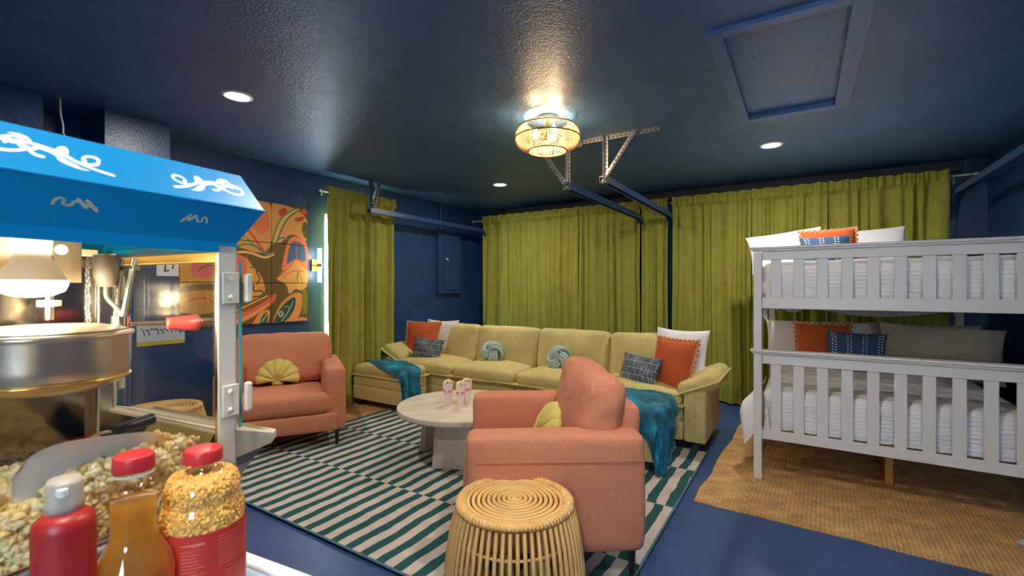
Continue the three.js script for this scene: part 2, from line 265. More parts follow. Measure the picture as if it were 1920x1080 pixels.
// ---------------------------------------------------------------- rattan ceiling lamp
{
  const t = thing('ceiling_lamp', 'round open-weave rattan drum lamp glowing warm on the ceiling', 'ceiling lamp', -1.575, 2.99, H_CEIL, 0);
  // profile of the shade from the top ring to the bottom ring (radius, height below the ceiling)
  const prof = [[0.15, -0.05], [0.2, -0.072], [0.23, -0.11], [0.238, -0.165], [0.21, -0.215], [0.14, -0.252]];
  const curve = new THREE.CatmullRomCurve3(prof.map(p => new THREE.Vector3(p[0], p[1], 0)));
  const cane = new THREE.TubeGeometry(curve, 12, 0.0024, 4);
  const canes = []; seed(4);
  for (let k = 0; k < 110; k++) { const g = cane.clone(); g.rotateZ(0); g.rotateY(k / 110 * Math.PI * 2 + rr(-0.012, 0.012)); canes.push(g); }
  const mCane = phys({ color: lin(0.72, 0.52, 0.28), roughness: 0.7, transmission: 0.15, thickness: 0 });
  const c = part('shade', canes, mCane, t); c.userData.kind = 'stuff';
  const hoop = (r, y, w = 0.006) => at(new THREE.TorusGeometry(r, w, 8, 60).rotateX(Math.PI / 2), 0, y, 0);
  for (const [r, y] of [[0.15, -0.05], [0.214, -0.085], [0.239, -0.16], [0.14, -0.252]]) part('hoop', hoop(r, y, 0.0045), mat({ color: lin(0.25, 0.12, 0.04), roughness: 0.6 }), t);
  part('ceiling_plate', lathe([[0, 0], [0.075, 0], [0.075, -0.018], [0.06, -0.026], [0, -0.028]], 36), mat({ color: lin(0.6, 0.55, 0.48), roughness: 0.35, metalness: 0.5 }), t);
  part('stem', at(new THREE.CylinderGeometry(0.012, 0.012, 0.08, 16), 0, -0.06, 0), M.brass, t);
  const inner = [];
  for (let k = 0; k < 60; k++) { const a = k / 60 * Math.PI * 2; inner.push(rod(new THREE.Vector3(Math.cos(a) * 0.13, -0.24, Math.sin(a) * 0.13), new THREE.Vector3(Math.cos(a) * 0.13, -0.13, Math.sin(a) * 0.13), 0.002, 0.002, 4)); }
  const ic = part('inner_shade', inner, mCane, t); ic.userData.kind = 'stuff';
  for (let k = 0; k < 3; k++) {
    const a = k * 2.094 + 0.5, x = Math.cos(a) * 0.085, z = Math.sin(a) * 0.085;
    const arm = part('lamp_arm', rod(new THREE.Vector3(0, -0.09, 0), new THREE.Vector3(x, -0.1, z), 0.006), M.brass, t);
    part('bulb', lathe([[0, -0.085], [0.014, -0.085], [0.016, -0.1], [0.028, -0.122], [0.03, -0.138], [0.02, -0.158], [0, -0.164]], 20).translate(x, 0, z), glow([1, 0.82, 0.58], 3.5), t);
    const l = new THREE.PointLight(lin(...WARM), CEILING_LAMP, 0, 2); l.position.set(x, -0.135, z); l.castShadow = true; l.shadow.radius = 0.8; t.add(l);
  }
}

// ---------------------------------------------------------------- garage-door tracks
const trackShape = () => { const s = new THREE.Shape(); s.moveTo(-0.028, -0.03); s.lineTo(0.028, -0.03); s.lineTo(0.028, -0.026); s.lineTo(-0.023, -0.026); s.lineTo(-0.023, 0.026); s.lineTo(0.02, 0.026); s.lineTo(0.02, 0.014); s.lineTo(0.025, 0.014); s.lineTo(0.025, 0.031); s.lineTo(-0.028, 0.031); s.closePath(); return s; };
function trackGeo(d0, flip) {   // horizontal run from d0, bend, drop to the floor; local: z = -D
  const pts = [], y = 2.24, dEnd = 5.98, R = 0.3;
  for (let d = d0; d < dEnd - R; d += 0.2) pts.push(new THREE.Vector3(0, y, -d));
  for (let k = 0; k <= 8; k++) { const a = k / 8 * Math.PI / 2; pts.push(new THREE.Vector3(0, y - R + R * Math.cos(a), -(dEnd - R + R * Math.sin(a)))); }
  for (let yy = y - R - 0.2; yy > 0.02; yy -= 0.25) pts.push(new THREE.Vector3(0, yy, -dEnd)); pts.push(new THREE.Vector3(0, 0.01, -dEnd));
  const g = new THREE.ExtrudeGeometry(trackShape(), { steps: 90, bevelEnabled: false, extrudePath: new THREE.CatmullRomCurve3(pts, false, 'centripetal') });
  if (flip) { g.scale(-1, 1, 1); const ix = g.attributes.position; for (let i = 0; i < ix.count; i += 3) for (const k of ['position', 'normal', 'uv']) { const A = g.attributes[k]; const s = A.itemSize; for (let j = 0; j < s; j++) { const q = A.array[(i + 1) * s + j]; A.array[(i + 1) * s + j] = A.array[(i + 2) * s + j]; A.array[(i + 2) * s + j] = q; } } }
  return g;
}
// slotted steel angle from a to b, flange one along n1 and flange two along n2
function angleIron(a, b, n1, n2, w = 0.032) {
  const L = a.distanceTo(b), dir = b.clone().sub(a).normalize(), out = [];
  for (const n of [n1, n2]) {
    const nn = n.clone().addScaledVector(dir, -n.dot(dir)).normalize(); const holes = [];
    for (let x = 0.025; x < L - 0.02; x += 0.034) { const p = new THREE.Path(); p.absellipse(x, w * 0.5, 0.009, 0.0055, 0, Math.PI * 2, true); holes.push(p); }
    const s = new THREE.Shape([[0, 0], [L, 0], [L, w], [0, w]].map(p => new THREE.Vector2(...p))); s.holes = holes;
    const g = new THREE.ExtrudeGeometry(s, { depth: 0.0022, bevelEnabled: false, curveSegments: 5 });
    const z = dir.clone().cross(nn); g.applyMatrix4(new THREE.Matrix4().makeBasis(dir, nn, z).setPosition(a)); out.push(flat(g));
  }
  return join(out);
}
const X3 = new THREE.Vector3(1, 0, 0), Y3 = new THREE.Vector3(0, 1, 0), Z3 = new THREE.Vector3(0, 0, 1);
function track(X, d0, label, lean, rail, galv) {
  const t = thing('garage_track', label, 'door track', X, 0, 0, 0);
  part('rail', trackGeo(d0, lean < 0), M.trackBlue, t);
  const m = galv ? M.galv : M.trackBlue, z = -(d0 + 0.03);
  part('hanger', angleIron(new THREE.Vector3(0, 2.2, z), new THREE.Vector3(0.0, 2.6, z), X3, Z3), m, t);
  if (lean) part('brace', angleIron(new THREE.Vector3(0, 2.215, z + 0.006), new THREE.Vector3(0.27 * lean, 2.59, z + 0.006), Y3, Z3), m, t);
  if (!lean) part('brace', angleIron(new THREE.Vector3(0, 2.215, z), new THREE.Vector3(0, 2.59, z - 0.13), X3, Y3), M.galv, t);
  if (rail) part('ceiling_angle', angleIron(new THREE.Vector3(rail[0] - X, 2.598, z - 0.012), new THREE.Vector3(rail[1] - X, 2.598, z - 0.012), Y3.clone().negate(), Z3), m, t);
  part('bolt', [rod(new THREE.Vector3(-0.03, 2.215, z + 0.02), new THREE.Vector3(0.03, 2.215, z + 0.02), 0.008), rod(new THREE.Vector3(-0.03, 2.255, z + 0.03), new THREE.Vector3(0.02, 2.255, z + 0.03), 0.006)], M.galv, t);
  return t;
}
track(-1.736, 3.63, 'blue garage door track hanging behind the rattan ceiling lamp, left of the two mid-room tracks', -1, [-1.98, -1.6], true);
track(-1.376, 3.58, 'blue garage door track with a long slotted ceiling bar, right of the two mid-room tracks', 1, [-1.6, -0.93], true);
track(-4.2, 3.6, 'blue garage door track running along the left wall above the electrical panel', 0, null, false);
track(1.22, 2.3, 'blue garage door track running along the right wall above the bunk bed', 0, null, false);

// ---------------------------------------------------------------- curtains
// a hanging panel from x0 to x1 (local x), folds wander, rod pocket with a ruffle on top
function curtainGeo(w, h, s, folds, amp = 0.035) {
  const nx = Math.round(w * 110), ny = 40; seed(s); const ph = rr(0, 6), ph2 = rr(0, 6), k2 = rr(0.3, 0.6);
  const f = (u, v) => {   // v 0 bottom .. 1 top
    const y = v * h, low = 1 - v, warp = u + 0.035 * Math.sin(2 * Math.PI * (u * 2.3 + ph2)) + 0.01 * Math.sin(6 * u + 3 * v + ph);
    const c = Math.sin(2 * Math.PI * folds * warp + ph), d = Math.sin(2 * Math.PI * folds * k2 * warp + ph2);
    let z = amp * (0.55 + 0.6 * low) * (Math.sign(c) * Math.pow(Math.abs(c), 0.75) * 0.75 + 0.5 * d) + 0.012 * fbm3(u * w * 5 + s, y * 1.1, s) + 0.006 * fbm3(u * w * 14, y * 3, s + 4);
    const pocket = sstep(h - 0.13, h - 0.10, y);
    if (pocket > 0) { const ruf = 0.011 * Math.sin(2 * Math.PI * folds * 2.6 * warp + ph) + 0.006 * Math.sin(2 * Math.PI * folds * 5.3 * u + ph2); z = z * (1 - 0.7 * pocket) + pocket * (0.03 + ruf + 0.016 * Math.sin(clamp((y - (h - 0.115)) / 0.075, 0, 1) * Math.PI)); }
    const top = y > h - 0.03 ? 0.006 * Math.sin(40 * u * w + ph) : 0;
    return new THREE.Vector3((u - 0.5) * w + 0.012 * Math.sin(v * 4 + ph) * low * (u - 0.5) * 2, y + top, z);
  };
  // rows crowd together at the pocket
  const rows = v => v < 0.72 ? v / 0.72 * 0.92 : 0.92 + (v - 0.72) / 0.28 * 0.08;
  return gridGeo(nx, ny, (u, v) => f(u, rows(v)), (u, v) => [u * w * 1.25, rows(v) * h]);
}
const CD = 5.86;
function curtain(x0, x1, s, folds, label, dd = 0) { return solo('curtain', curtainGeo(x1 - x0, 2.44, s, folds), M.curtain, label, 'curtain', (x0 + x1) / 2, CD + dd, 0.02, 0); }
curtain(-4.21, -2.6, 21, 11, 'wide olive velvet curtain panel at the left end of the back wall, behind the sofa');
curtain(-2.6, -1.745, 35, 7, 'olive velvet curtain panel on the back wall just left of the mid-room door tracks');
curtain(-1.729, -1.402, 8, 3, 'narrow strip of olive velvet curtain hanging between the two mid-room door tracks');
curtain(-1.352, -0.485, 52, 7, 'olive velvet curtain panel between the door tracks and the bunk bed');
curtain(-0.48, 0.225, 64, 7, 'olive velvet curtain panel behind the left half of the bunk bed');
curtain(0.23, 1.175, 71, 8.5, 'olive velvet curtain panel at the right end of the back wall, behind the bunk bed');
{
  const g = curtainGeo(0.99, 2.44, 90, 6.5, 0.042); const o = solo('curtain', g, M.curtain, 'olive velvet curtain covering the window on the left wall, behind the left armchair', 'curtain', -4.375, 3.662, 0.02, Math.PI / 2);
}
function curtainRod(x0, x1, label, X, D, turn) {
  const t = thing('curtain_rod', label, 'curtain rod', X, D, 2.4, turn);
  part('pole', rod(new THREE.Vector3(x0, 0, -0.006), new THREE.Vector3(x1, 0, -0.006), 0.009), M.alu, t);
  for (const [x, s] of [[x0, -1], [x1, 1]]) part('finial', lathe([[0, -0.02], [0.012, -0.018], [0.018, 0], [0.012, 0.018], [0, 0.024]], 16).rotateZ(-s * Math.PI / 2).translate(x + s * 0.018, 0, 0), M.alu, t);
  for (const x of [x0 + 0.08, x1 - 0.08]) part('bracket', [rod(new THREE.Vector3(x, 0, 0), new THREE.Vector3(x, 0, turn ? -0.12 : -0.28), 0.006), at(rbox(0.02, 0.06, 0.008), x, 0, turn ? -0.12 : -0.285)], M.alu, t);
  return t;
}
curtainRod(-4.4, -1.78, 'slim metal curtain rod across the left of the back wall', 0, CD, 0);
curtainRod(-1.34, 1.34, 'slim metal curtain rod across the right of the back wall, end showing past the curtain', 0, CD, 0);
curtainRod(-0.56, 0.44, 'slim metal curtain rod over the left wall window', -4.375, 3.675, Math.PI / 2);

// ---------------------------------------------------------------- things on the left wall
{
  const t = thing('electrical_panel', 'blue-painted electrical breaker panel on the left wall near the back corner', 'electrical panel', X_LEFT, 5.32, 0, Math.PI / 2);
  part('cabinet', at(rbox(0.5, 0.92, 0.07, 0.004), 0, 1.73, 0.036), M.wall, t);
  const d = part('panel_door', at(rbox(0.34, 0.82, 0.014, 0.004), 0.045, 1.73, 0.076), M.wall, t);
  part('latch', at(rbox(0.045, 0.028, 0.008, 0.002), -0.09, 1.775, 0.087), mat({ color: lin(0.6, 0.6, 0.6), roughness: 0.4 }), d);
  part('conduit', rod(new THREE.Vector3(-0.18, 2.19, 0.03), new THREE.Vector3(-0.18, 2.6, 0.03), 0.014), M.wall, t);
}
{
  const t = thing('wall_sconce', 'brass wall sconce with two glowing crystal tubes between the painting and the curtain', 'wall lamp', X_LEFT, 3.11, 1.595, Math.PI / 2);
  part('backplate', at(rbox(0.09, 0.13, 0.018, 0.004), 0, 0, 0.01), M.brass, t);
  part('arm', rod(new THREE.Vector3(0, 0, 0.01), new THREE.Vector3(0, 0, 0.09), 0.014), M.brass, t);
  part('collar', at(new THREE.CylinderGeometry(0.026, 0.026, 0.035, 24), 0, 0, 0.09), M.brass, t);
  for (const s of [1, -1]) {
    part('crystal_light', at(new THREE.CylinderGeometry(0.022, 0.022, 0.165, 20), 0, s * 0.1, 0.09), glow([1, 0.87, 0.7], 4), t);
    const l = new THREE.PointLight(lin(1, 0.8, 0.55), SCONCE, 0, 2); l.position.set(0, s * 0.1, 0.09); l.castShadow = true; t.add(l);
  }
}
// nine-panel painting
const tArt = canvasTex(1024, 1024, (c) => {
  const P = (pts, fill, stroke, lw = 6) => { c.beginPath(); c.moveTo(pts[0][0], pts[0][1]); for (let i = 1; i < pts.length; i++) { const p = pts[i], q = pts[(i + 1) % pts.length]; if (i < pts.length - 1) c.quadraticCurveTo(p[0], p[1], (p[0] + q[0]) / 2, (p[1] + q[1]) / 2); else c.lineTo(p[0], p[1]); } if (fill) { c.closePath(); c.fillStyle = fill; c.fill(); } if (stroke) { c.strokeStyle = stroke; c.lineWidth = lw; c.stroke(); } };
  c.lineCap = 'round'; c.fillStyle = '#6a5322'; c.fillRect(0, 0, 1024, 1024);
  // upper left flower
  P([[0, 0], [500, -40], [700, 0], [720, 200], [660, 420], [560, 440], [360, 380], [120, 420], [0, 360]], '#dc974a');
  P([[340, 60], [480, 80], [640, 60], [680, 200], [600, 300], [520, 220], [380, 180]], '#de7846');
  P([[380, 180], [470, 220], [600, 400], [640, 440]], null, '#d8402c', 18);
  P([[360, 260], [460, 300], [590, 420]], null, '#5e8a52', 9);
  P([[350, 420], [450, 360], [560, 380], [640, 450], [690, 420]], null, '#5e8a62', 16);
  P([[350, 450], [480, 420], [620, 480], [700, 440]], null, '#e9b872', 20);
  P([[60, 90], [150, 50], [240, 120], [200, 250], [90, 240]], '#d95a3c'); P([[30, 300], [160, 260], [300, 330], [220, 420], [60, 430]], '#d79a2a');
  // upper right petals
  P([[690, 0], [1024, 0], [1024, 330], [930, 260], [840, 250], [770, 340], [690, 350]], '#df9a4c');
  P([[980, 130], [1024, 110], [1024, 290], [985, 270], [960, 200]], '#6a5a24');
  for (const [k, col] of [[0, '#4f8a5c'], [28, '#e7c06a'], [56, '#3f7a58'], [90, '#e89a58']]) P([[690 + k * 0.7, 330], [720 + k, 200], [790 + k, 90], [900 + k, 20]], null, col, 12);
  P([[740, 70], [780, 20], [830, 40], [810, 90], [760, 110]], '#d2452e'); P([[925, 30], [1024, 20], [1024, 60], [960, 62]], '#d8492f'); P([[890, 110], [950, 85], [1000, 80], [960, 130], [900, 132]], '#b8432c');
  P([[720, 330], [770, 280], [820, 300]], null, '#4d8a66', 14);
  // blue dome in a pink halo
  P([[770, 560], [800, 400], [840, 290], [900, 260], [980, 290], [1024, 340], [1024, 600], [900, 640]], '#e87a52');
  P([[820, 500], [840, 360], [880, 310], [940, 310], [1000, 360], [1010, 500], [920, 470], [830, 510]], '#3b6789');
  P([[915, 315], [905, 400], [915, 470]], null, '#d8664a', 8);
  // tulip below
  P([[730, 640], [800, 560], [915, 440], [990, 520], [1024, 560], [1024, 700], [960, 760], [900, 720], [840, 800], [820, 690], [740, 660]], '#e7a758');
  P([[740, 630], [830, 560], [915, 445], [980, 530], [1024, 560]], null, '#d84a32', 9); P([[780, 630], [880, 560], [1000, 580]], null, '#cf5a36', 7);
  P([[920, 680], [925, 600], [930, 560]], null, '#4c7a4a', 7); P([[900, 690], [915, 610], [930, 560]], null, '#6f8f4a', 5); P([[975, 690], [950, 620], [932, 565]], null, '#7a8f4a', 5);
  // middle-left: pink and orange with green squiggles
  P([[330, 440], [470, 460], [520, 560], [500, 680], [360, 700], [300, 600]], '#e2705a'); P([[470, 470], [530, 560], [600, 620], [640, 760], [560, 820], [430, 840], [480, 700]], '#e39a3c');
  P([[510, 560], [560, 540], [550, 600], [590, 640], [560, 690]], null, '#3d5a2e', 11); P([[480, 720], [540, 680], [520, 760], [600, 740], [620, 790], [520, 800]], null, '#33542f', 12); P([[450, 760], [470, 820], [520, 830]], null, '#3f6a52', 10);
  P([[0, 450], [160, 430], [330, 500], [320, 700], [140, 690], [0, 720]], '#d99a30'); P([[60, 520], [160, 480], [260, 560], [200, 660], [80, 640]], '#e0695a'); P([[120, 600], [200, 520], [300, 620]], null, '#8a5a24', 12);
  // lower diagonal band
  P([[0, 980], [340, 960], [560, 880], [690, 790], [730, 760], [720, 840], [600, 920], [420, 1024], [0, 1024]], '#dd6a48'); P([[350, 1000], [520, 930], [690, 830], [640, 900], [480, 980], [380, 1024]], '#e89a52'); P([[345, 960], [520, 880], [690, 780]], null, '#c9402c', 10); P([[345, 930], [500, 860], [650, 790]], null, '#e8b24c', 12);
  P([[0, 760], [200, 720], [320, 800], [300, 900], [120, 930], [0, 900]], '#c98a2c'); P([[40, 830], [140, 780], [250, 850]], null, '#d2553a', 16);
  P([[520, 1024], [560, 940], [640, 900], [680, 920], [650, 1024]], '#e0923c'); P([[580, 1024], [600, 950], [660, 920], [640, 1024]], '#2f5a58'); P([[600, 1010], [630, 960], [660, 930]], null, '#e7d09a', 7);
  // leaf with an eye
  P([[690, 1024], [730, 900], [820, 800], [920, 760], [970, 780], [960, 940], [900, 1024]], '#e2964a'); P([[700, 1015], [740, 920], [820, 840], [905, 790], [900, 900], [850, 980], [790, 1024]], '#25564a'); P([[770, 1015], [840, 930], [880, 840]], null, '#d9d2a8', 6);
  c.beginPath(); c.arc(765, 950, 26, 0, 7); c.fillStyle = '#d8b06a'; c.fill(); c.beginPath(); c.arc(765, 950, 16, 0, 7); c.fillStyle = '#5f86a0'; c.fill(); P([[800, 890], [830, 880], [840, 905]], null, '#d99a4a', 8);
  P([[960, 740], [1024, 720], [1024, 960], [970, 960]], '#8a7820'); P([[860, 1024], [940, 980], [1024, 1000], [1024, 1024]], '#e08a5a');
  P([[0, 1000], [160, 960], [330, 1010], [330, 1024], [0, 1024]], '#55521f');
}, 1, 1);
tArt.repeat.set(1, 1);
{
  const t = thing('painting', 'nine-panel abstract floral painting in orange, olive and blue on the left wall', 'painting', X_LEFT, 2.41, 1.0, Math.PI / 2);
  const mA = mat({ map: tArt, roughness: 0.7 }), S = 1.2 / 3, gap = 0.006;
  for (let r = 0; r < 3; r++) for (let c = 0; c < 3; c++) {
    const g = rbox(S - gap, S - gap, 0.03, 0.003); const p = g.attributes.position, uv = g.attributes.uv; const cx = (c - 1) * S, cy = S * 1.5 + (1 - r) * S;
    g.translate(cx, cy, 0.018); for (let i = 0; i < p.count; i++) uv.setXY(i, clamp((p.getX(i) + 0.6) / 1.2, 0.001, 0.999), clamp(p.getY(i) / 1.2, 0.001, 0.999));
    part('panel', g, mA, t);
  }
}
{ // papers pinned to the near left wall, seen through the popcorn machine
  const tSign = canvasTex(128, 160, (c, w, h) => { c.fillStyle = '#e9e9ea'; c.fillRect(0, 0, w, h); c.strokeStyle = '#222'; c.lineWidth = 9; c.beginPath(); c.moveTo(52, 78); c.lineTo(46, 128); c.lineTo(72, 122); c.moveTo(72, 82); c.lineTo(98, 74); c.lineTo(90, 112); c.stroke(); });
  const g = box(0.16, 0.2, 0.004); const p = g.attributes.position, uv = g.attributes.uv; for (let i = 0; i < p.count; i++) uv.setXY(i, p.getX(i) / 0.16 + 0.5, p.getY(i) / 0.2 + 0.5);
  solo('paper_sign', g, mat({ map: tSign, roughness: 0.8 }), 'small white paper with a dark angular mark, seen through the popcorn machine glass', 'sign', X_LEFT + 0.004, 1.735, 1.55, Math.PI / 2);
  const tFly = canvasTex(256, 160, (c, w, h) => { c.fillStyle = '#c9cbd0'; c.fillRect(0, 0, w, h); c.fillStyle = '#c9b52a'; c.fillRect(0, h - 26, w, 26); c.strokeStyle = '#33363c'; c.lineWidth = 6; seed(3); for (let k = 0; k < 9; k++) { c.beginPath(); const x = 20 + k * 24; c.moveTo(x, 40 + rr(0, 30)); c.quadraticCurveTo(x + 14, 20 + rr(0, 50), x + 20, 60 + rr(0, 40)); c.stroke(); } });
  const g2 = box(0.34, 0.2, 0.004); const p2 = g2.attributes.position, u2 = g2.attributes.uv; for (let i = 0; i < p2.count; i++) u2.setXY(i, p2.getX(i) / 0.34 + 0.5, p2.getY(i) / 0.2 + 0.5);
  solo('poster', g2, mat({ map: tFly, roughness: 0.8 }), 'small grey poster with a yellow bottom band, seen below the red popcorn kettle handle', 'poster', X_LEFT + 0.004, 1.69, 0.98, Math.PI / 2);
}
solo('wire', tube([V(-4.15, 0.99, 2.6), V(-4.14, 0.99, 2.5), V(-4.13, 1.0, 2.42), V(-4.12, 1.0, 2.36), V(-4.11, 1.04, 2.3), V(-4.1, 1.06, 2.2), V(-4.12, 1.04, 2.0), V(-4.15, 1.0, 1.7)], 0.006, 40, 6), M.wire, 'loose white wire hanging in the dark wall recess above the popcorn machine', 'wire');

// ================================================================ rugs
{
  const x0 = -3.86, x1 = -0.65, d0 = 1.545, d1 = 4.02, W = x1 - x0, L = d1 - d0;
  const rows = [0, 0.66, 1.34, 2.0, L]; const nA = fbmTex(24, 301, 2), nB = fbmTex(40, 302, 2);
  const tRug = dataTex(2048, (u, v) => {
    const x = u * W, d = v * L; if (d < 0.012 || d > L - 0.012 || x < 0.012 || x > W - 0.012) return [0.3, 0.46, 0.5];
    let r = 0; while (d > rows[r + 1]) r++; const P = 0.1165;
    const wob = 0.016 * (nA(u, v) - 0.5) + 0.012 * (nB(u * 0.7, v * 0.5 + r * 0.37) - 0.5); const q = (x + wob) / P + (r % 2 ? 0.5 : 0), f = q - Math.floor(q);
    const g = 0.94 + 0.12 * (stray(u * 5, v * 5) - 0.5) + 0.06 * (nB(u, v) - 0.5); const e = sstep(0.46, 0.475, f) - sstep(0.985, 1, f);
    const a = [0.11, 0.33, 0.33], b = [0.83, 0.77, 0.71]; return [0, 1, 2].map(k => (a[k] * (1 - e) + b[k] * e) * g);
  }, true, 1);
  tRug.repeat.set(1, 1);
  const g = rbox(W, 0.009, L, 0.003); const p = g.attributes.position, uv = g.attributes.uv;
  for (let i = 0; i < p.count; i++) uv.setXY(i, clamp(p.getX(i) / W + 0.5, 0.001, 0.999), clamp(0.5 - p.getZ(i) / L, 0.001, 0.999));
  solo('striped_rug', g.translate(0, 0.0145, 0), mat({ map: tRug, roughness: 0.95, bumpMap: scaled(tLinenB, 0.5), bumpScale: 0.001 }), 'large flat rug with staggered teal and cream stripes under the coffee table and armchairs', 'rug', (x0 + x1) / 2, (d0 + d1) / 2, 0);
}
function juteGeo(w, l, s) {  // slightly ragged braided rug, lies on y = 0
  const nx = 60, nz = 70, th = 0.012; const e = (a, k) => 0.014 * perlin.noise(a * 3.1 + s, k * 7.7, s) + 0.005 * perlin.noise(a * 17, k * 3.3, s);
  const f = (u, v, y) => { const x = (u - 0.5) * w + (u < 0.5 ? -1 : 1) * Math.abs(2 * u - 1) ** 4 * e(v * l, u < 0.5 ? 1 : 2) * 1.4, z = (0.5 - v) * l + (v < 0.5 ? 1 : -1) * Math.abs(2 * v - 1) ** 4 * e(u * w, v < 0.5 ? 3 : 4); return new THREE.Vector3(x, y, z); };
  const topY = (u, v) => th - 0.008 * (Math.max(Math.abs(2 * u - 1), Math.abs(2 * v - 1)) ** 60) + 0.0015 * fbm3(u * w * 3, v * l * 3, s);
  const top = gridGeo(nx, nz, (u, v) => f(u, v, topY(u, v)), (u, v) => [u * w, v * l]);
  const bottom = gridGeo(nx, nz, (u, v) => f(1 - u, v, 0.0), (u, v) => [u * w, v * l]);
  const rim = []; for (let k = 0; k <= 160; k++) { const t = k / 160 * 4, q = t % 1; rim.push(t < 1 ? [q, 0] : t < 2 ? [1, q] : t < 3 ? [1 - q, 1] : t < 4 ? [0, 1 - q] : [0, 0]); }
  const side = gridGeo(160, 1, (a, b) => { const [u, v] = rim[Math.round(a * 160)]; return f(u, v, b * 0.005); }, (a, b) => [a * (w + l) * 2, b * 0.01]);
  return join([top, bottom, side]);
}
solo('jute_rug', juteGeo(2.0, 2.78, 3), M.jute, 'large braided natural jute rug under the white bunk bed', 'rug', 0.46, 4.44, 0, -0.035);
solo('jute_rug', juteGeo(1.3, 1.9, 9), M.jute, 'small braided jute rug at the left wall, partly under the striped rug', 'rug', -3.82, 3.0, 0, 0.02);

// ================================================================ sectional sofa and ottomans
function foot(parent, X, D) { part('foot', lathe([[0.028, 0], [0.03, 0.004], [0.036, 0.1], [0, 0.1]], 4).rotateY(Math.PI / 4).translate(X, 0, -D), M.blackFoot, parent); }
function lipCushion(w, h, d, s, crown = 0.05) {  // loose pillow-top with a flat lip round its lower edge
  const c = softBox(w - 0.02, h, d - 0.02, { r: h * 0.46, n: 16, crown: [0.0, crown, 0.0], wob: 0.008, freq: 5, s });
  const lip = softBox(w + 0.015, 0.022, d + 0.02, { r: 0.011, n: 12, wob: 0.003, freq: 9, s: s + 2 }); lip.translate(0, -h * 0.42, 0);
  return join([c, lip]);
}
{
  const t = thing('sofa', 'long four-seat chartreuse yellow sectional sofa with padded arms in front of the back curtains', 'sofa', -2.45, 4.4, 0, 0);
  const ox = 2.45, od = -4.4; const P = (X, D) => [X + ox, D + od];
  const seats = [-0.83, -1.65, -2.47, -3.29, -4.15], arms = [[-0.83, -0.655], [-4.325, -4.15]];
  const put = (g, X, y, D) => g.translate(X + ox, y, -(D + od));
  for (let k = 0; k < 4; k++) {
    const a = seats[k + 1], b = seats[k], c = (a + b) / 2, w = b - a;
    part('base', put(softBox(w - 0.004, 0.16, 0.82, { r: 0.015, n: 8 }), c, 0.17, 4.375), M.sofa, t);
    part('seat_rail', put(softBox(w - 0.008, 0.14, 0.82, { r: 0.025, n: 10, crown: [0, 0, 0.006] }), c, 0.312, 4.38), M.sofa, t);
    const cu = part('seat_cushion', put(lipCushion(w, 0.13, 0.7, k * 3.1 + 1, 0.045), c, 0.43, 4.285), M.sofa, t);
    part('piping', put(tube([new THREE.Vector3(-w / 2 + 0.01, 0, 0), new THREE.Vector3(-w / 4, 0.004, 0.006), new THREE.Vector3(0, -0.004, 0.008), new THREE.Vector3(w / 4, 0.003, 0.006), new THREE.Vector3(w / 2 - 0.01, 0, 0)], 0.005, 30, 6), c, 0.376, 3.924), M.piping, cu);
    const bg = softBox(w - 0.012, 0.47, 0.23, { r: 0.07, n: 18, crown: [0.008, 0.008, 0.035], wob: 0.01, freq: 4, s: k * 5 + 2 }); bg.rotateX(-0.2);
    const bc = part('back_cushion', put(bg, c, 0.665, 4.53), M.sofa, t);
    const top = [-0.46, -0.25, 0, 0.25, 0.46].map(q => new THREE.Vector3(q * w, 0.89 + (Math.abs(q) > 0.4 ? -0.025 : 0), 0)); part('piping', put(tube(top, 0.005, 30, 6), c, 0, 4.555), M.piping, bc);
    part('back_panel', put(softBox(w - 0.004, 0.72, 0.14, { r: 0.04, n: 8 }), c, 0.46, 4.72), M.sofa, t);
  }
  arms.forEach(([a, b], i) => {
    const c = (a + b) / 2, s = i ? -1 : 1;
    const pl = [[-0.085, 0.09], [0.085, 0.09], [0.085, 0.4], [-0.085, 0.4]];
    part('arm', put(softBox(b - a, 0.43, 0.72, { r: 0.022, n: 10, crown: [0, 0, 0.004] }), c, 0.3, 4.325), M.sofaRib, t);
    // padded arm pillow, fat at the outer side and drooping in over the seat
    const g = softBox(0.34, 0.14, 0.74, { r: 0.068, n: 16, crown: [0, 0.02, 0], wob: 0.008, freq: 6, s: i * 9 + 4 }); g.rotateZ(s * 0.42);
    const ap = part('arm_pillow', put(g, c + s * 0.015, 0.545, 4.34), M.sofa, t);
    const sg = softBox(0.385, 0.016, 0.78, { r: 0.008, n: 8, wob: 0.004, freq: 8, s: i + 1 }); sg.rotateZ(s * 0.42);
    part('seam_lip', put(sg, c + s * 0.012, 0.53, 4.335), M.sofa, ap);
    for (const D of [4.02, 4.66]) foot(t, c + ox, D + od);
  });
  for (const X of [-1.65, -2.47, -3.29]) for (const D of [4.02, 4.7]) foot(t, X + ox, D + od);
}
function ottoman(label, x0, x1, d0, d1) {
  const w = x1 - x0, d = d1 - d0, t = thing('ottoman', label, 'ottoman', (x0 + x1) / 2, (d0 + d1) / 2, 0, 0);
  part('base', softBox(w, 0.16, d, { r: 0.015, n: 8 }).translate(0, 0.17, 0), M.sofa, t);
  part('rail', softBox(w - 0.004, 0.14, d - 0.004, { r: 0.025, n: 10, crown: [0.006, 0, 0.006] }).translate(0, 0.312, 0), M.sofa, t);
  part('top_cushion', lipCushion(w + 0.02, 0.12, d + 0.02, x0 * 7, 0.035).translate(0, 0.42, 0), M.sofa, t);
  for (const X of [-w / 2 + 0.06, w / 2 - 0.06]) for (const D of [-d / 2 + 0.06, d / 2 - 0.06]) foot(t, X, D);
  return t;
}
ottoman('chartreuse ottoman at the left end of the sofa, half under a teal throw', -4.36, -3.58, 3.5, 3.9);
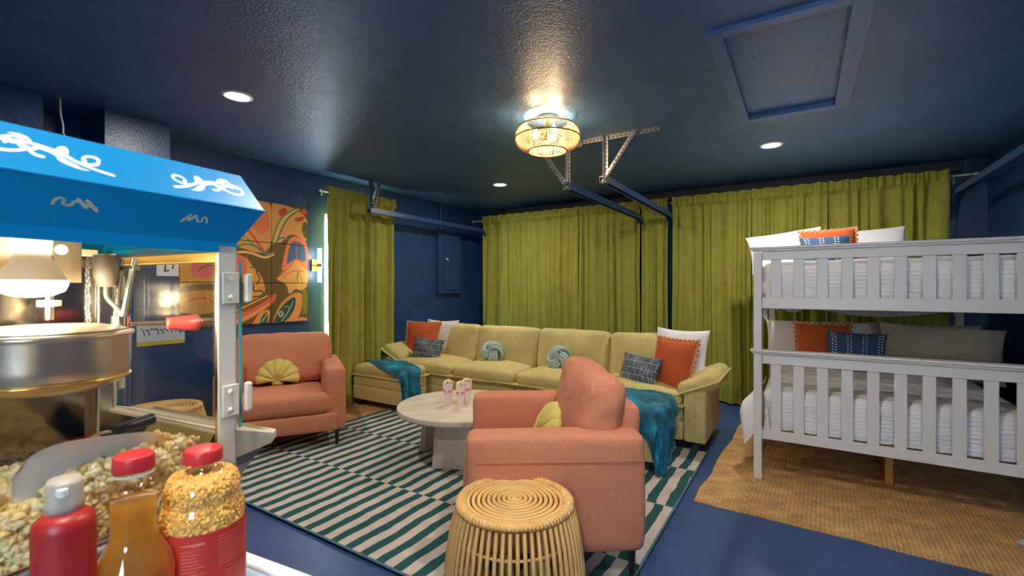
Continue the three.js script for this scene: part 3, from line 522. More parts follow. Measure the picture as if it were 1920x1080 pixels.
ottoman('chartreuse ottoman at the right end of the sofa, mostly hidden by a teal throw', -1.63, -0.9, 3.34, 3.9);

// throws: a strip of plush cloth laid over a box and falling past its edges
function throwGeo(c, ang, len, wid, foot, top, r, s, floorY = 0.03) {
  const ca = Math.cos(ang), sa = Math.sin(ang);
  const f = (u, v) => {
    const a = (u - 0.5) * len, wv = (v - 0.5) * wid * (1 + 0.12 * Math.sin(u * 5 + s)) + 0.03 * Math.sin(u * 7 + s);
    let X = c[0] + a * ca - wv * sa, D = c[1] + a * sa + wv * ca;
    const cx = clamp(X, foot[0], foot[1]), cd = clamp(D, foot[2], foot[3]); const ox = X - cx, od = D - cd, out = Math.hypot(ox, od);
    const wr = 0.010 * fbm3(a * 5 + s, wv * 9, s) + 0.005 * fbm3(a * 15, wv * 15 + s, 1);
    let y = top(cx, cd) + 0.012 + Math.abs(wr) * 1.2;
    if (out > 0) {
      const bend = Math.min(out, r * 1.57) / r, drop = r * (1 - Math.cos(bend)) + Math.max(0, out - r * 1.57), push = r * Math.sin(bend);
      const nx = ox / out, nd = od / out; const tang = (Math.abs(nx) > Math.abs(nd) ? D : X);
      const fold = Math.min(1, drop * 5) * (0.022 * Math.sin(tang * 34 + s + drop * 3) + 0.012 * Math.sin(tang * 71 + s * 2)) + 0.01 * fbm3(X * 9, y * 5, s) * Math.min(1, drop * 4);
      X = cx + nx * (push + 0.012 + fold + 0.022 * Math.min(1, drop * 5)); D = cd + nd * (push + 0.012 + fold + 0.022 * Math.min(1, drop * 5)); y = Math.max(floorY + 0.004 * (1 + Math.sin(tang * 40)), top(cx, cd) + 0.012 - drop + wr * 0.3);
    }
    return V(X, D, y);
  };
  const front = gridGeo(90, 60, f, (u, v) => [u * len, v * wid]);
  // a rolled hem all round gives the cloth its thickness
  const rim = []; for (let k = 0; k < 60; k++) rim.push(f(k / 60, 0)); for (let k = 0; k < 40; k++) rim.push(f(1, k / 40)); for (let k = 0; k < 60; k++) rim.push(f(1 - k / 60, 1)); for (let k = 0; k < 40; k++) rim.push(f(0, 1 - k / 40));
  return join([front, tube(rim, 0.0075, 240, 6, true)]);
}
const topL = (x, d) => 0.468 + 0.036 * (1 - ((x + 3.97) / 0.42) ** 2) * (1 - ((d - 3.7) / 0.23) ** 2);
const topR = (x, d) => 0.468 + 0.036 * (1 - ((x + 1.265) / 0.4) ** 2) * (1 - ((d - 3.62) / 0.3) ** 2);
solo('throw_blanket', throwGeo([-3.76, 3.64], -0.36, 1.12, 0.34, [-4.34, -3.6, 3.52, 3.88], topL, 0.05, 2), M.teal, 'teal plush throw draped over the left ottoman', 'throw');
solo('throw_blanket', throwGeo([-0.985, 3.5], -0.5, 1.25, 0.56, [-1.61, -0.92, 3.36, 3.88], topR, 0.05, 5), M.teal, 'teal plush throw draped over the right ottoman, behind the near armchair', 'throw');

// ================================================================ armchairs
function makeArmchair(label) {
  const t = thing('armchair', label, 'armchair', 0, 0, 0, 0);
  const W = 0.97, Dp = 0.84, aw = 0.17, at0 = 0.13, atop = 0.665;   // width, depth, arm width, underside, arm top; faces +z
  for (const s of [-1, 1]) {
    const g = softBox(aw, atop - at0, Dp - 0.02, { r: 0.045, n: 14, crown: [0.006, 0.006, 0.004], wob: 0.003, freq: 5, s: s * 3 });
    const a = part('arm', g.translate(s * (W / 2 - aw / 2), (atop + at0) / 2, 0.0), M.coral, t);
    const y = atop - 0.115, x = s * (W / 2 + 0.0045); part('seam', tube([new THREE.Vector3(x, y, -Dp / 2 + 0.04), new THREE.Vector3(x + s * 0.002, y, 0), new THREE.Vector3(x, y, Dp / 2 - 0.05)], 0.0016, 20, 5), mat({ color: lin(0.4, 0.1, 0.055), roughness: 0.95 }), a);
  }
  part('base', softBox(W - 0.13, 0.15, Dp - 0.05, { r: 0.02, n: 8, crown: [0, 0, 0.006] }).translate(0, 0.21, 0.035), M.coral, t);
  // T-shaped seat cushion
  const sc = [softBox(W - 2 * aw + 0.01, 0.17, 0.62, { r: 0.05, n: 14, crown: [0, 0.022, 0.01], wob: 0.005, s: 2 }).translate(0, 0.37, 0.12), softBox(W - 0.13, 0.165, 0.12, { r: 0.045, n: 14, crown: [0.004, 0.008, 0.014], wob: 0.004, s: 6 }).translate(0, 0.368, 0.355)];
  part('seat_cushion', sc, M.coral, t);
  part('back_frame', softBox(W - 2 * aw + 0.02, 0.6, 0.14, { r: 0.04, n: 10, crown: [0, 0, 0.006] }).rotateX(-0.08).translate(0, 0.46, -0.35), M.coral, t);
  const b = softBox(W - 2 * aw + 0.17, 0.45, 0.2, { r: 0.075, n: 24, crown: [0.016, 0.008, 0.035], wob: 0.014, freq: 7, s: 3 });
  { const p = b.attributes.position; for (let i = 0; i < p.count; i++) { const x = p.getX(i), y = p.getY(i); if (y < -0.02) p.setX(i, x * (1 - 0.17 * sstep(0.02, 0.1, -y))); } b.computeVertexNormals(); }
  const bk = boxUV(smooth(b)); bk.rotateX(-0.2); part('back_cushion', bk.translate(0, 0.68, -0.225), M.coral, t);
  for (const [x, z] of [[-1, 1], [1, 1], [-1, -1], [1, -1]]) part('leg', [lathe([[0.011, 0], [0.012, 0.003], [0.019, 0.13], [0, 0.132]], 12).translate(x * (W / 2 - 0.07), 0.0, z * (Dp / 2 - 0.06)), at(rbox(0.08, 0.008, 0.06, 0.002), x * (W / 2 - 0.08), 0.132, z * (Dp / 2 - 0.06))], M.black, t);
  return t;
}
const CH_A = [-3.885, 2.38, 1.001], CH_B = [-1.203, 2.252, -0.969], RUG_Y = 0.019;
const chair = makeArmchair('coral linen armchair with a yellow shell pillow in front of the abstract painting');
chair.position.set(CH_A[0], RUG_Y, -CH_A[1]); chair.rotation.y = CH_A[2];
dup(chair, 'coral linen armchair seen side-on behind the near rattan stool', CH_B[0], CH_B[1], RUG_Y, CH_B[2]);
const local = (c, x, z) => { const s = Math.sin(c[2]), k = Math.cos(c[2]); return [c[0] + x * k + z * s, c[1] - (-x * s + z * k)]; };

// ================================================================ pillows
const lean = (o, yaw, tilt, roll = 0) => { o.rotation.order = 'YXZ'; o.rotation.set(-tilt, yaw, roll); return o; };
function shellPillow(label, X, D, y, yaw, tilt) {  // ribbed fan
  const lobes = 7, A0 = -0.12, A1 = Math.PI + 0.12;
  const sideG = sg => gridGeo(120, 16, (u, v) => {
    const a = A1 + (A0 - A1) * (sg > 0 ? u : 1 - u), q = (a - A0) / (A1 - A0), lob = Math.abs(Math.sin(q * Math.PI * lobes)), r = v;
    const R = (0.172 + 0.028 * Math.sin(q * Math.PI)) * (0.93 + 0.07 * Math.pow(lob, 0.6));
    const x = r * R * Math.cos(a) * 1.02, yy = 0.03 + r * R * Math.sin(a) * 1.02;
    const T = 0.065 * Math.pow(Math.max(0, 1 - r ** 3), 0.6) * (0.35 + 0.65 * sstep(0, 0.35, r)) * (0.7 + 0.3 * Math.pow(lob, 0.5));
    return new THREE.Vector3(x, yy, sg * T);
  }, (u, v) => [u * 0.5, v * 0.2]);
  const t = thing('shell_pillow', label, 'pillow', X, D, y); part('cover', [sideG(1), sideG(-1)], M.shell, t);
  part('hinge', softBox(0.1, 0.04, 0.05, { r: 0.019, n: 8, wob: 0.003 }).translate(0, 0.017, 0.0), M.shell, t);
  return lean(t, yaw, tilt);
}
{ const [X, D] = local(CH_A, -0.05, -0.015); shellPillow('yellow velvet scallop shell pillow on the left armchair seat', X, D, RUG_Y + 0.475, CH_A[2] - 0.1, 0.3); }
{ const [X, D] = local(CH_B, -0.02, -0.0); shellPillow('yellow velvet shell pillow on the near armchair, half hidden by its arm', X, D, RUG_Y + 0.475, CH_B[2] + 0.1, 0.32); }
function knotPillow(label, X, D, y, yaw, tilt, rollA) {
  const t = thing('knot_pillow', label, 'pillow', X, D, y); const q = a => { const r = 0.066 + 0.046 * Math.cos(3 * a); return new THREE.Vector3(r * Math.cos(2 * a), r * Math.sin(2 * a), 0.058 * Math.sin(3 * a)); };
  const c = k => { const pts = []; for (let i = 0; i < 140; i++) { const a = i / 140 * Math.PI * 2, p = q(a), T = q(a + 0.01).sub(q(a - 0.01)).normalize(), n = new THREE.Vector3(p.x * 0.6, p.y * 0.6, p.z * 1.6).normalize(), o = T.clone().cross(n).normalize(); pts.push(p.addScaledVector(o, (k - 1) * 0.031).addScaledVector(n, k === 1 ? 0.006 : 0)); } return pts; };
  for (let k = 0; k < 3; k++) { const g = tube(c(k), 0.0195, 280, 10, true); g.rotateZ(rollA); part('strand', g.translate(0, 0.14, 0), M.aqua, t); }
  return lean(t, yaw, tilt);
}
knotPillow('pale aqua knot pillow on the second sofa seat, right of the popcorn cups', -2.97, 4.27, 0.485, 0.1, 0.28, 0.4);
knotPillow('pale aqua knot pillow on the third sofa seat, just above the near armchair back', -2.12, 4.25, 0.485, 0.0, 0.28, 1.3);

// plain pillow with optional scalloped ribbon edge
function pillow(name, label, X, D, y, yaw, tilt, w, h, T, m, o = {}) {
  const t = thing(name, label, 'pillow', X, D, y); part('cover', pillowGeo(w, h, T, o), m, t);
  if (o.trim) { // wavy double ribbon just outside the seam
    const pin = o.pinch ?? 0.09, wave = (ph, k, z) => { const pts = [], N = 260; for (let i = 0; i < N; i++) { const q = i / N * 4, sd = Math.floor(q), f = (q - sd) * 2 - 1; let u = sd === 0 ? f : sd === 1 ? 1 : sd === 2 ? -f : -1, v = sd === 0 ? -1 : sd === 1 ? f : sd === 2 ? 1 : -f; const ww = 0.012 * Math.sin(i / N * Math.PI * 2 * 40 + ph), x = w / 2 * u * (1 - pin * (1 - v * v)), yy = h / 2 * v * (1 - pin * (1 - u * u)), L = Math.hypot(x, yy); const e = 1 + (k + ww) / L; pts.push(new THREE.Vector3(x * e, yy * e + h / 2 * (1 - pin * 0.6), z)); } return pts; };
    part('flange', [tube(wave(0, 0.008, 0), 0.011, 520, 5, true)], M.rustTrim, t);
    part('ribbon', [tube(wave(0, 0.015, 0.004), 0.0034, 520, 5, true), tube(wave(Math.PI, 0.009, 0.006), 0.0034, 520, 5, true)], M.cream, t, 'cream wavy ribbon trim');
  }
  if (o.fringe) { const g = []; seed(o.s ?? 1); for (const sx of [-1, 1]) for (let k = 0; k < 34; k++) { const v = k / 33 * 2 - 1, yy = h / 2 * v * 0.97 + h / 2; g.push(rod(new THREE.Vector3(sx * w / 2 * (0.93 + 0.06 * v * v), yy, 0), new THREE.Vector3(sx * (w / 2 * (0.93 + 0.06 * v * v) + 0.02), yy + rr(-0.01, 0.004), rr(-0.006, 0.006)), 0.0016, 0.001, 3)); } part('fringe', g, o.fringe, t).userData.kind = 'stuff'; }
  return lean(t, yaw, tilt, o.roll ?? 0);
}
const tLumbar = canvasTex(512, 320, (c, w, h) => {
  c.fillStyle = '#5a6474'; c.fillRect(0, 0, w, h); seed(12); for (let k = 0; k < 900; k++) { const x = rr(0, w), y = rr(0, h), g = rnd(); c.strokeStyle = g < 0.4 ? '#2f3a4a' : g < 0.7 ? '#74808f' : '#a9aeb4'; c.lineWidth = rr(1, 3); c.beginPath(); c.moveTo(x, y); c.lineTo(x + rr(-2, 2), y + rr(20, 60)); c.stroke(); }
  c.strokeStyle = '#e4e0d6'; c.lineCap = 'round'; for (const y of [70, 150, 225, 300]) { c.lineWidth = 5; c.setLineDash([9, 5]); c.beginPath(); c.moveTo(0, y); for (let x = 0; x <= w; x += 32) c.lineTo(x, y + rr(-3, 3)); c.stroke(); }
  c.setLineDash([]); for (let k = 0; k < 46; k++) { const x = k / 46 * w + rr(-4, 4), y = rr(-30, h - 40); c.lineWidth = rr(2.5, 4.5); c.beginPath(); c.moveTo(x, y); c.lineTo(x + rr(-3, 3), y + rr(60, 110)); c.stroke(); }
}, 0.44, 0.28);
const tDots = (bg, bg2) => canvasTex(512, 320, (c, w, h) => { c.fillStyle = bg; c.fillRect(0, 0, w, h); seed(5); for (let k = 0; k < 500; k++) { c.strokeStyle = bg2; c.globalAlpha = 0.35; c.lineWidth = 1.5; const x = rr(0, w); const y = rr(0, h); c.beginPath(); c.moveTo(x, y); c.lineTo(x, y + 30); c.stroke(); } c.globalAlpha = 1; c.fillStyle = '#ece8e0'; for (let q = 0; q < 4; q++) for (let y = 16; y < h; y += 27) for (const d of [-17, 11]) { c.save(); c.translate(60 + q * 131 + d, y + (d > 0 ? 6 : 0)); c.rotate(0.15); c.beginPath(); c.ellipse(0, 0, 9, 5.5, 0, 0, 7); c.fill(); c.restore(); } }, 0.44, 0.3);
M.lumbar = mat({ map: tLumbar, roughness: 0.92, bumpMap: scaled(tLinenB, 1.5), bumpScale: 0.002 });
M.dots = mat({ map: tDots('#365478', '#4d6a8d'), roughness: 0.92 });
const navyThread = mat({ color: lin(0.06, 0.08, 0.13), roughness: 0.9 });
// left end of the sofa
pillow('throw_pillow', 'square white textured pillow at the left end of the sofa, behind the orange one', -3.86, 4.4, 0.475, 0.02, 0.2, 0.52, 0.5, 0.16, M.ivory, { s: 3 });
pillow('throw_pillow', 'square orange pillow with wavy trim at the left end of the sofa', -4.03, 4.26, 0.48, 0.28, 0.24, 0.46, 0.46, 0.15, M.orange, { s: 8, trim: true });
pillow('lumbar_pillow', 'grey and white woven lumbar pillow at the left end of the sofa', -3.84, 4.13, 0.48, 0.06, 0.3, 0.44, 0.28, 0.13, M.lumbar, { s: 5, fringe: navyThread, roll: -0.06 });
// right end of the sofa
pillow('throw_pillow', 'square white pillow at the right end of the sofa, peeking out behind the orange one', -0.96, 4.34, 0.5, -0.3, 0.2, 0.52, 0.5, 0.16, M.whiteCloth, { s: 13 });
pillow('throw_pillow', 'square orange pillow with wavy cream trim at the right end of the sofa', -0.99, 4.13, 0.475, -0.52, 0.28, 0.45, 0.45, 0.16, M.orange, { s: 18, trim: true });
pillow('lumbar_pillow', 'grey and white woven lumbar pillow at the right end of the sofa', -1.27, 4.11, 0.48, -0.38, 0.35, 0.42, 0.28, 0.13, M.lumbar, { s: 15, fringe: navyThread, roll: -0.04 });

// ================================================================ coffee table and popcorn cups
const TB = [-2.315, 2.925];
{
  const t = thing('coffee_table', 'round whitewashed wood coffee table with thick plank legs on the striped rug', 'table', TB[0], TB[1], RUG_Y, -0.5);
  part('tabletop', boxUV(lathe([[0, 0.355], [0.495, 0.355], [0.508, 0.36], [0.51, 0.37], [0.51, 0.395], [0.505, 0.402], [0, 0.404]], 96)), M.ash, t);
  for (let k = 0; k < 3; k++) {  // plank legs standing round the centre like spokes turned broadside
    const a = k * 2.094 + 0.95; const g = extrude([[-0.15, 0], [0.15, 0], [0.13, 0.355], [-0.13, 0.355]], 0.05, 0.003); g.translate(0, 0.002, -0.025); g.rotateX(-0.05); g.translate(0, 0, 0.3); g.rotateY(a); part('leg', g, M.ash, t);
  }
}
const kernelGeo = (s, n = 5, det = 2) => { seed(s); const a = []; for (let k = 0; k < n; k++) { const g = new THREE.IcosahedronGeometry(rr(0.45, 0.7), det); g.scale(rr(0.8, 1.2), rr(0.8, 1.2), rr(0.8, 1.2)); g.translate(rr(-0.6, 0.6), rr(-0.5, 0.5), rr(-0.6, 0.6)); a.push(g); } const j = join(a), p = j.attributes.position; for (let i = 0; i < p.count; i++) { const x = p.getX(i), y = p.getY(i), z = p.getZ(i), f = 1 + 0.28 * fbm3(x * 2.2 + s, y * 2.2, z * 2.2); p.setXYZ(i, x * f, y * f, z * f); } return smoothKeep(j); };
function smoothKeep(g) { return smooth(g); }
const mCorn = mat({ color: lin(0.95, 0.74, 0.33), roughness: 0.85 }), mCornPale = mat({ color: lin(0.96, 0.83, 0.5), roughness: 0.85 });
{
  const tCup = canvasTex(512, 256, (c, w, h) => {
    c.fillStyle = '#f3e9e4'; c.fillRect(0, 0, w, h); c.fillStyle = '#d8808a'; for (let k = 0; k < 16; k++) c.fillRect(k / 16 * w, 0, 6, h);
    for (let k = 0; k < 4; k++) { const x = k * 128 + 64; c.fillStyle = '#cf3340'; c.beginPath(); c.moveTo(x - 46, 92); c.quadraticCurveTo(x, 74, x + 46, 92); c.lineTo(x + 46, 122); c.quadraticCurveTo(x, 104, x - 46, 122); c.closePath(); c.fill(); c.fillStyle = '#fff'; c.font = 'bold 17px sans-serif'; c.textAlign = 'center'; c.fillText('POPCORN', x, 109); }
  });
  tCup.repeat.set(1, 1);
  const mCup = mat({ map: tCup, roughness: 0.45, side: THREE.DoubleSide });
  function cup(label, X, D, turn) {
    const t = thing('popcorn_cup', label, 'popcorn cup', X, D, RUG_Y + 0.405, turn);
    const sq = (v, a) => { const c = Math.cos(a), s = Math.sin(a), r = (0.022 + 0.016 * v) / Math.pow(Math.abs(c) ** 6 + Math.abs(s) ** 6, 1 / 6); return [c * r, s * r]; };
    const wall = gridGeo(64, 10, (u, v) => { const a = -u * Math.PI * 2, [x, z] = sq(v, a); const sc = v > 0.95 ? 0.006 * Math.abs(Math.sin(a * 10)) : 0; return new THREE.Vector3(x, 0.165 * v + sc, z); }, (u, v) => [u, v]);
    const base = gridGeo(32, 1, (u, v) => { const [x, z] = sq(0.02, u * Math.PI * 2); return new THREE.Vector3(x * v, 0.003, z * v); });
    part('box', [wall, base], mCup, t); seed(40 + X * 100 | 0); const list = [], kg = kernelGeo(3, 4, 1);
    for (let k = 0; k < 34; k++) { const g = kg.clone(); g.scale(0.0085, 0.0085, 0.0085); g.rotateX(rr(0, 6)); g.rotateY(rr(0, 6)); const r = Math.sqrt(rnd()) * 0.036, a = rr(0, 6.28); g.translate(r * Math.cos(a), 0.163 + 0.022 * (1 - (r / 0.037) ** 2) + rr(-0.003, 0.006), r * Math.sin(a)); list.push(g); }
    part('popcorn', list, mCornPale, t).userData.kind = 'stuff'; return t;
  }
  const q = (px, D) => { const r = (px - 960) / 865; return [(r * 0.8466 - 0.5326) / (r * 0.5326 + 0.8466) * D, D]; };
  cup('striped paper cup of popcorn on the coffee table, leftmost of the three', ...q(840, 2.86), 0.4);
  cup('striped paper cup of popcorn on the coffee table, middle of the three', ...q(864, 2.87), 0.5);
  cup('striped paper cup of popcorn on the coffee table, rightmost of the three beside the armchair', ...q(875, 2.99), 0.2);
}

// ================================================================ rattan stools
function makeStool(label) {
  const t = thing('rattan_stool', label, 'stool', 0, 0, 0, 0), H = 0.5;
  const prof = [[0.232, 0.478], [0.252, 0.4], [0.268, 0.3], [0.276, 0.2], [0.272, 0.1], [0.262, 0.012]];
  const g = new THREE.TubeGeometry(new THREE.CatmullRomCurve3(prof.map(p => new THREE.Vector3(p[0], p[1], 0))), 16, 0.0077, 8); { const uv = g.attributes.uv; for (let i = 0; i < uv.count; i++) uv.setXY(i, uv.getY(i) * 0.04, uv.getX(i) * 0.5); }
  const N = 58; for (let k = 0; k < N; k++) { const m = part('cane', g, M.rattan, t); m.rotation.y = k / N * Math.PI * 2; }
  const ring = (r, y, w) => { const q = new THREE.TorusGeometry(r, w, 8, 80); q.rotateX(Math.PI / 2); const uv = q.attributes.uv; for (let i = 0; i < uv.count; i++) uv.setXY(i, uv.getY(i) * 0.04, uv.getX(i) * r * 6.28); return q.translate(0, y, 0); };
  for (let k = 0; k < 9; k++) part('top_ring', ring(0.024 + k * 0.0205, 0.496 - 0.0006 * k, 0.0082), M.rattan, t);
  part('centre_button', lathe([[0, 0.503], [0.012, 0.502], [0.017, 0.497], [0, 0.492]], 20), M.rattan, t);
  // wrapped rim: a binding coil round the edge
  const pts = []; const turns = 96; for (let i = 0; i < turns * 6; i++) { const a = i / (turns * 6) * Math.PI * 2, b = i / 6 * Math.PI * 2; pts.push(new THREE.Vector3((0.217 + 0.019 * Math.cos(b)) * Math.cos(a), 0.49 + 0.013 * Math.sin(b), (0.217 + 0.019 * Math.cos(b)) * Math.sin(a))); }
  part('rim_binding', [tube(pts, 0.0048, turns * 12, 5, true)], M.rattan, t);
  part('rim', ring(0.217, 0.49, 0.0145), M.rattan, t);
  for (const [r, y] of [[0.246, 0.385], [0.262, 0.14]]) part('inner_hoop', ring(r - 0.004, y, 0.006), M.rattan, t);
  part('foot_ring', ring(0.262, 0.012, 0.011), M.rattan, t);
  for (const a of [0.6, 2.17]) { const b = []; for (let i = 0; i <= 6; i++) { const f = i / 6 * 2 - 1; b.push(new THREE.Vector3(0.2 * f * Math.cos(a), 0.483, 0.2 * f * Math.sin(a))); } part('cross_support', tube(b, 0.006, 12, 6), M.rattan, t); }
  for (let k = 0; k < 4; k++) { const a = k * 1.571 + 0.4; part('inner_post', rod(new THREE.Vector3(0.22 * Math.cos(a), 0.012, 0.22 * Math.sin(a)), new THREE.Vector3(0.19 * Math.cos(a), 0.48, 0.19 * Math.sin(a)), 0.011), M.rattan, t); }
  return t;
}
{
  const s = makeStool('tall rattan drum stool with a coiled top in the foreground beside the near armchair'); s.position.set(-0.986, 0.0, -1.588);
  dup(s, 'rattan drum stool by the left armchair, seen through the popcorn machine glass', -3.86, 1.46, 0.0, 0.8);
}

// ================================================================ bunk bed
{
  const x0 = -0.29, x1 = 1.2, d0 = 3.65, d1 = 5.58, cx = (x0 + x1) / 2, cd = (d0 + d1) / 2;
  const t = thing('bunk_bed', 'white painted wooden bunk bed with slatted ends on the jute rug at the right', 'bunk bed', cx, cd, 0, 0);
  const S = (a, b, y0, y1, e, f, r = 0.004) => span(a - cx, b - cx, y0, y1, e - cd, f - cd, r);
  const pw = 0.052, W = M.whitePaint;
  for (const x of [x0, x1 - pw]) for (const d of [d0, d1 - pw]) part('post', S(x, x + pw, 0.013, 1.6, d, d + pw, 0.005), W, t);
  for (const [d, inner] of [[d0, 1], [d1 - pw, -1]]) {
    for (const [low, mid, high, cap] of [[0.297, 0.362, 0.822, 0.895], [1.207, 1.285, 1.545, 1.61]]) {
      part('bottom_rail', S(x0 + pw, x1 - pw, low, mid, d + 0.012, d + 0.04), W, t);
      part('top_rail', S(x0 + pw, x1 - pw, high, cap, d + 0.012, d + 0.04), W, t);
      part('cap_rail', [S(x0 - 0.02, x1 + 0.02, cap + 0.008, cap + 0.026, d - 0.014, d + pw + 0.014, 0.006), S(x0 - 0.008, x1 + 0.008, cap - 0.004, cap + 0.01, d - 0.004, d + pw + 0.004, 0.004)], W, t);
      for (let k = 0; k < 10; k++) { const x = -0.184 + k * 0.133; part('slat', S(x, x + 0.062, mid - 0.004, high + 0.004, d + 0.018, d + 0.034, 0.003), W, t); }
    }
  }
  for (const x of [x0 + 0.014, x1 - 0.038]) for (const [a, b] of [[0.3, 0.42], [1.21, 1.33]]) part('side_rail', S(x, x + 0.024, a, b, d0 + pw, d1 - pw), W, t);
  for (const x of [x0 + 0.014, x1 - 0.038]) part('guard_rail', S(x, x + 0.022, 1.42, 1.52, d0 + pw, d1 - pw), W, t);
  for (const y of [0.31, 1.22]) for (let k = 0; k < 9; k++) part('bed_slat', S(x0 + 0.04, x1 - 0.04, y, y + 0.016, d0 + 0.12 + k * 0.2, d0 + 0.19 + k * 0.2, 0.002), M.pine, t);
  part('centre_leg', S(0.475, 0.517, 0.013, 0.31, 3.99, 4.032, 0.002), M.pine, t, 'bare pine centre support leg');
  part('bolt_slot', S(x0 + pw, x0 + pw + 0.004, 1.12, 1.155, d1 - 0.036, d1 - 0.018, 0.001), M.black, t);
}
// mattresses under crinkled quilts
function bedding(name, label, x0, x1, d0, d1, y0, y1, s, crown) {
  const t = thing(name, label, 'mattress', (x0 + x1) / 2, (d0 + d1) / 2, y0, 0);
  part('mattress_core', softBox(x1 - x0 - 0.02, y1 - y0 - 0.03, d1 - d0 - 0.02, { r: 0.04, n: 8 }).translate(0, (y1 - y0) / 2 - 0.01, 0), M.whiteCloth, t); return t;
}
function quiltGeo(w, d, h, hang, s) { // cap over a mattress: top with rounded edges, sides falling `hang`
  const R = 0.07, f = (u, v) => { let x = (u - 0.5) * (w + 2 * hang), z = (v - 0.5) * (d + 2 * hang); const cx = clamp(x, -w / 2 + R, w / 2 - R), cz = clamp(z, -d / 2 + R, d / 2 - R), ox = x - cx, oz = z - cz, o = Math.hypot(ox, oz); const wr = 0.012 * fbm3(x * 4 + s, z * 4, s) + 0.007 * fbm3(x * 11, z * 13, s + 2);
    let y = h + wr; if (o > 0) { const b = Math.min(o / R, Math.PI / 2), drop = R * (1 - Math.cos(b)) + Math.max(0, o - R * Math.PI / 2), nx = ox / o, nz = oz / o, tg = Math.abs(nx) > Math.abs(nz) ? z : x, push = R * Math.sin(b) + Math.min(1, drop * 5) * (0.009 * Math.sin(tg * 23 + s) + 0.006 * Math.sin(tg * 47 + s) + 0.01 * fbm3(tg * 3, drop * 16, s)); x = cx + nx * push; z = cz + nz * push; y = h - drop + wr * 0.5; } return new THREE.Vector3(x, y, z); };
  return gridGeo(110, 120, f, (u, v) => [u * (w + 2 * hang), v * (d + 2 * hang)]);
}
bedding('mattress', 'mattress of the lower bunk under a crinkled white quilt', -0.22, 1.13, 3.75, 5.49, 0.33, 0.6, 1);
bedding('mattress', 'mattress of the upper bunk under a crinkled white quilt', -0.22, 1.13, 3.75, 5.49, 1.24, 1.51, 4);
solo('quilt', quiltGeo(1.39, 1.78, 0.63 - 0.02, 0.24, 3), M.quilt, 'crinkled white quilt on the lower bunk, seen through the lower slats', 'quilt', 0.455, 4.62, 0.02);
solo('quilt', quiltGeo(1.39, 1.78, 1.54 - 0.02, 0.27, 8), M.quilt, 'crinkled white quilt on the upper bunk, seen through the upper slats', 'quilt', 0.455, 4.62, 0.02);
// folded-back sheet band on the lower bunk
solo('bed_sheet', gridGeo(90, 24, (u, v) => { const x = -0.21 + u * 1.33, d = 4.55 + v * 0.62; return V(x, d, 0.643 - 0.03 * (1 - v) ** 8 + 0.012 * fbm3(x * 6, d * 7, 4) + 0.012 * Math.sin(v * Math.PI) - 0.05 * (Math.abs(2 * u - 1) ** 14)); }, (u, v) => [u * 1.3, v * 0.6]), M.sheet, 'smooth white top sheet folded back over the lower bunk quilt', 'sheet');
// sheet drooping below the upper bunk at its head end
solo('bed_sheet', gridGeo(110, 10, (u, v) => { const x = -0.215 + u * 1.345; const sag = u < 0.2 ? 0.075 * Math.sin(u / 0.2 * Math.PI) ** 0.7 : 0.02 + 0.075 * Math.sin((u - 0.2) / 0.8 * Math.PI) ** 0.8; return V(x, 5.47 + 0.03 * Math.sin(u * 9) * (1 - v) + 0.02 * (v - 1), 1.235 - (1 - v) * (sag * 1.1 + 0.05)); }, (u, v) => [u * 1.3, v * 0.2]), M.sheet, 'white sheet edge drooping in scallops below the upper bunk', 'sheet');
// sheet corner hanging out at the left of the lower bunk
solo('bed_sheet', gridGeo(60, 30, (u, v) => {  // a bunched corner: bulges round the post and hangs to a point
  const k = Math.sin(Math.min(1, u * 1.15) * Math.PI), fall = 1 - v, low = 0.3 * (0.45 + 0.75 * Math.exp(-(((u - 0.22) / 0.16) ** 2)) + 0.25 * Math.exp(-(((u - 0.5) / 0.12) ** 2)));
  const bag = Math.sin(Math.min(1, fall * 1.1) * Math.PI * 0.62), fold = 0.014 * Math.sin(u * 26 + fall * 3) * fall + 0.01 * fbm3(u * 6, v * 5, 3) * fall;
  return V(-0.262 - 0.135 * k * bag - fold, 3.705 + 0.8 * Math.pow(u, 1.5) - 0.02 * bag + fold, 0.6 - fall * low * 1.1);
}, (u, v) => [u * 0.8, v * 0.4]), M.sheet, 'white sheet corner spilling out past the left post of the lower bunk', 'sheet');

// pillows on the upper bunk
const shamO = { pinch: 0.06, pow: 0.45 };
pillow('bed_pillow', 'plump white bed pillow at the left end of the upper bunk', -0.1, 5.2, 1.53, 0.12, 0.3, 0.66, 0.4, 0.17, M.whiteCloth, { ...shamO, s: 31, roll: 0.14 });
pillow('bed_pillow', 'plump white bed pillow at the right end of the upper bunk', 0.5, 5.25, 1.5, 0.0, 0.32, 0.62, 0.42, 0.17, M.whiteCloth, { ...shamO, s: 33, roll: 0.06 });
pillow('throw_pillow', 'orange pillow with wavy cream trim on the upper bunk', 0.215, 4.95, 1.5, 0.1, 0.3, 0.42, 0.4, 0.15, M.orange, { s: 35, trim: true, roll: 0.03 });
pillow('lumbar_pillow', 'bright blue lumbar pillow with white dots on the upper bunk', 0.18, 4.8, 1.525, 0.1, 0.3, 0.38, 0.3, 0.13, M.dots, { s: 37, roll: 0.03 });
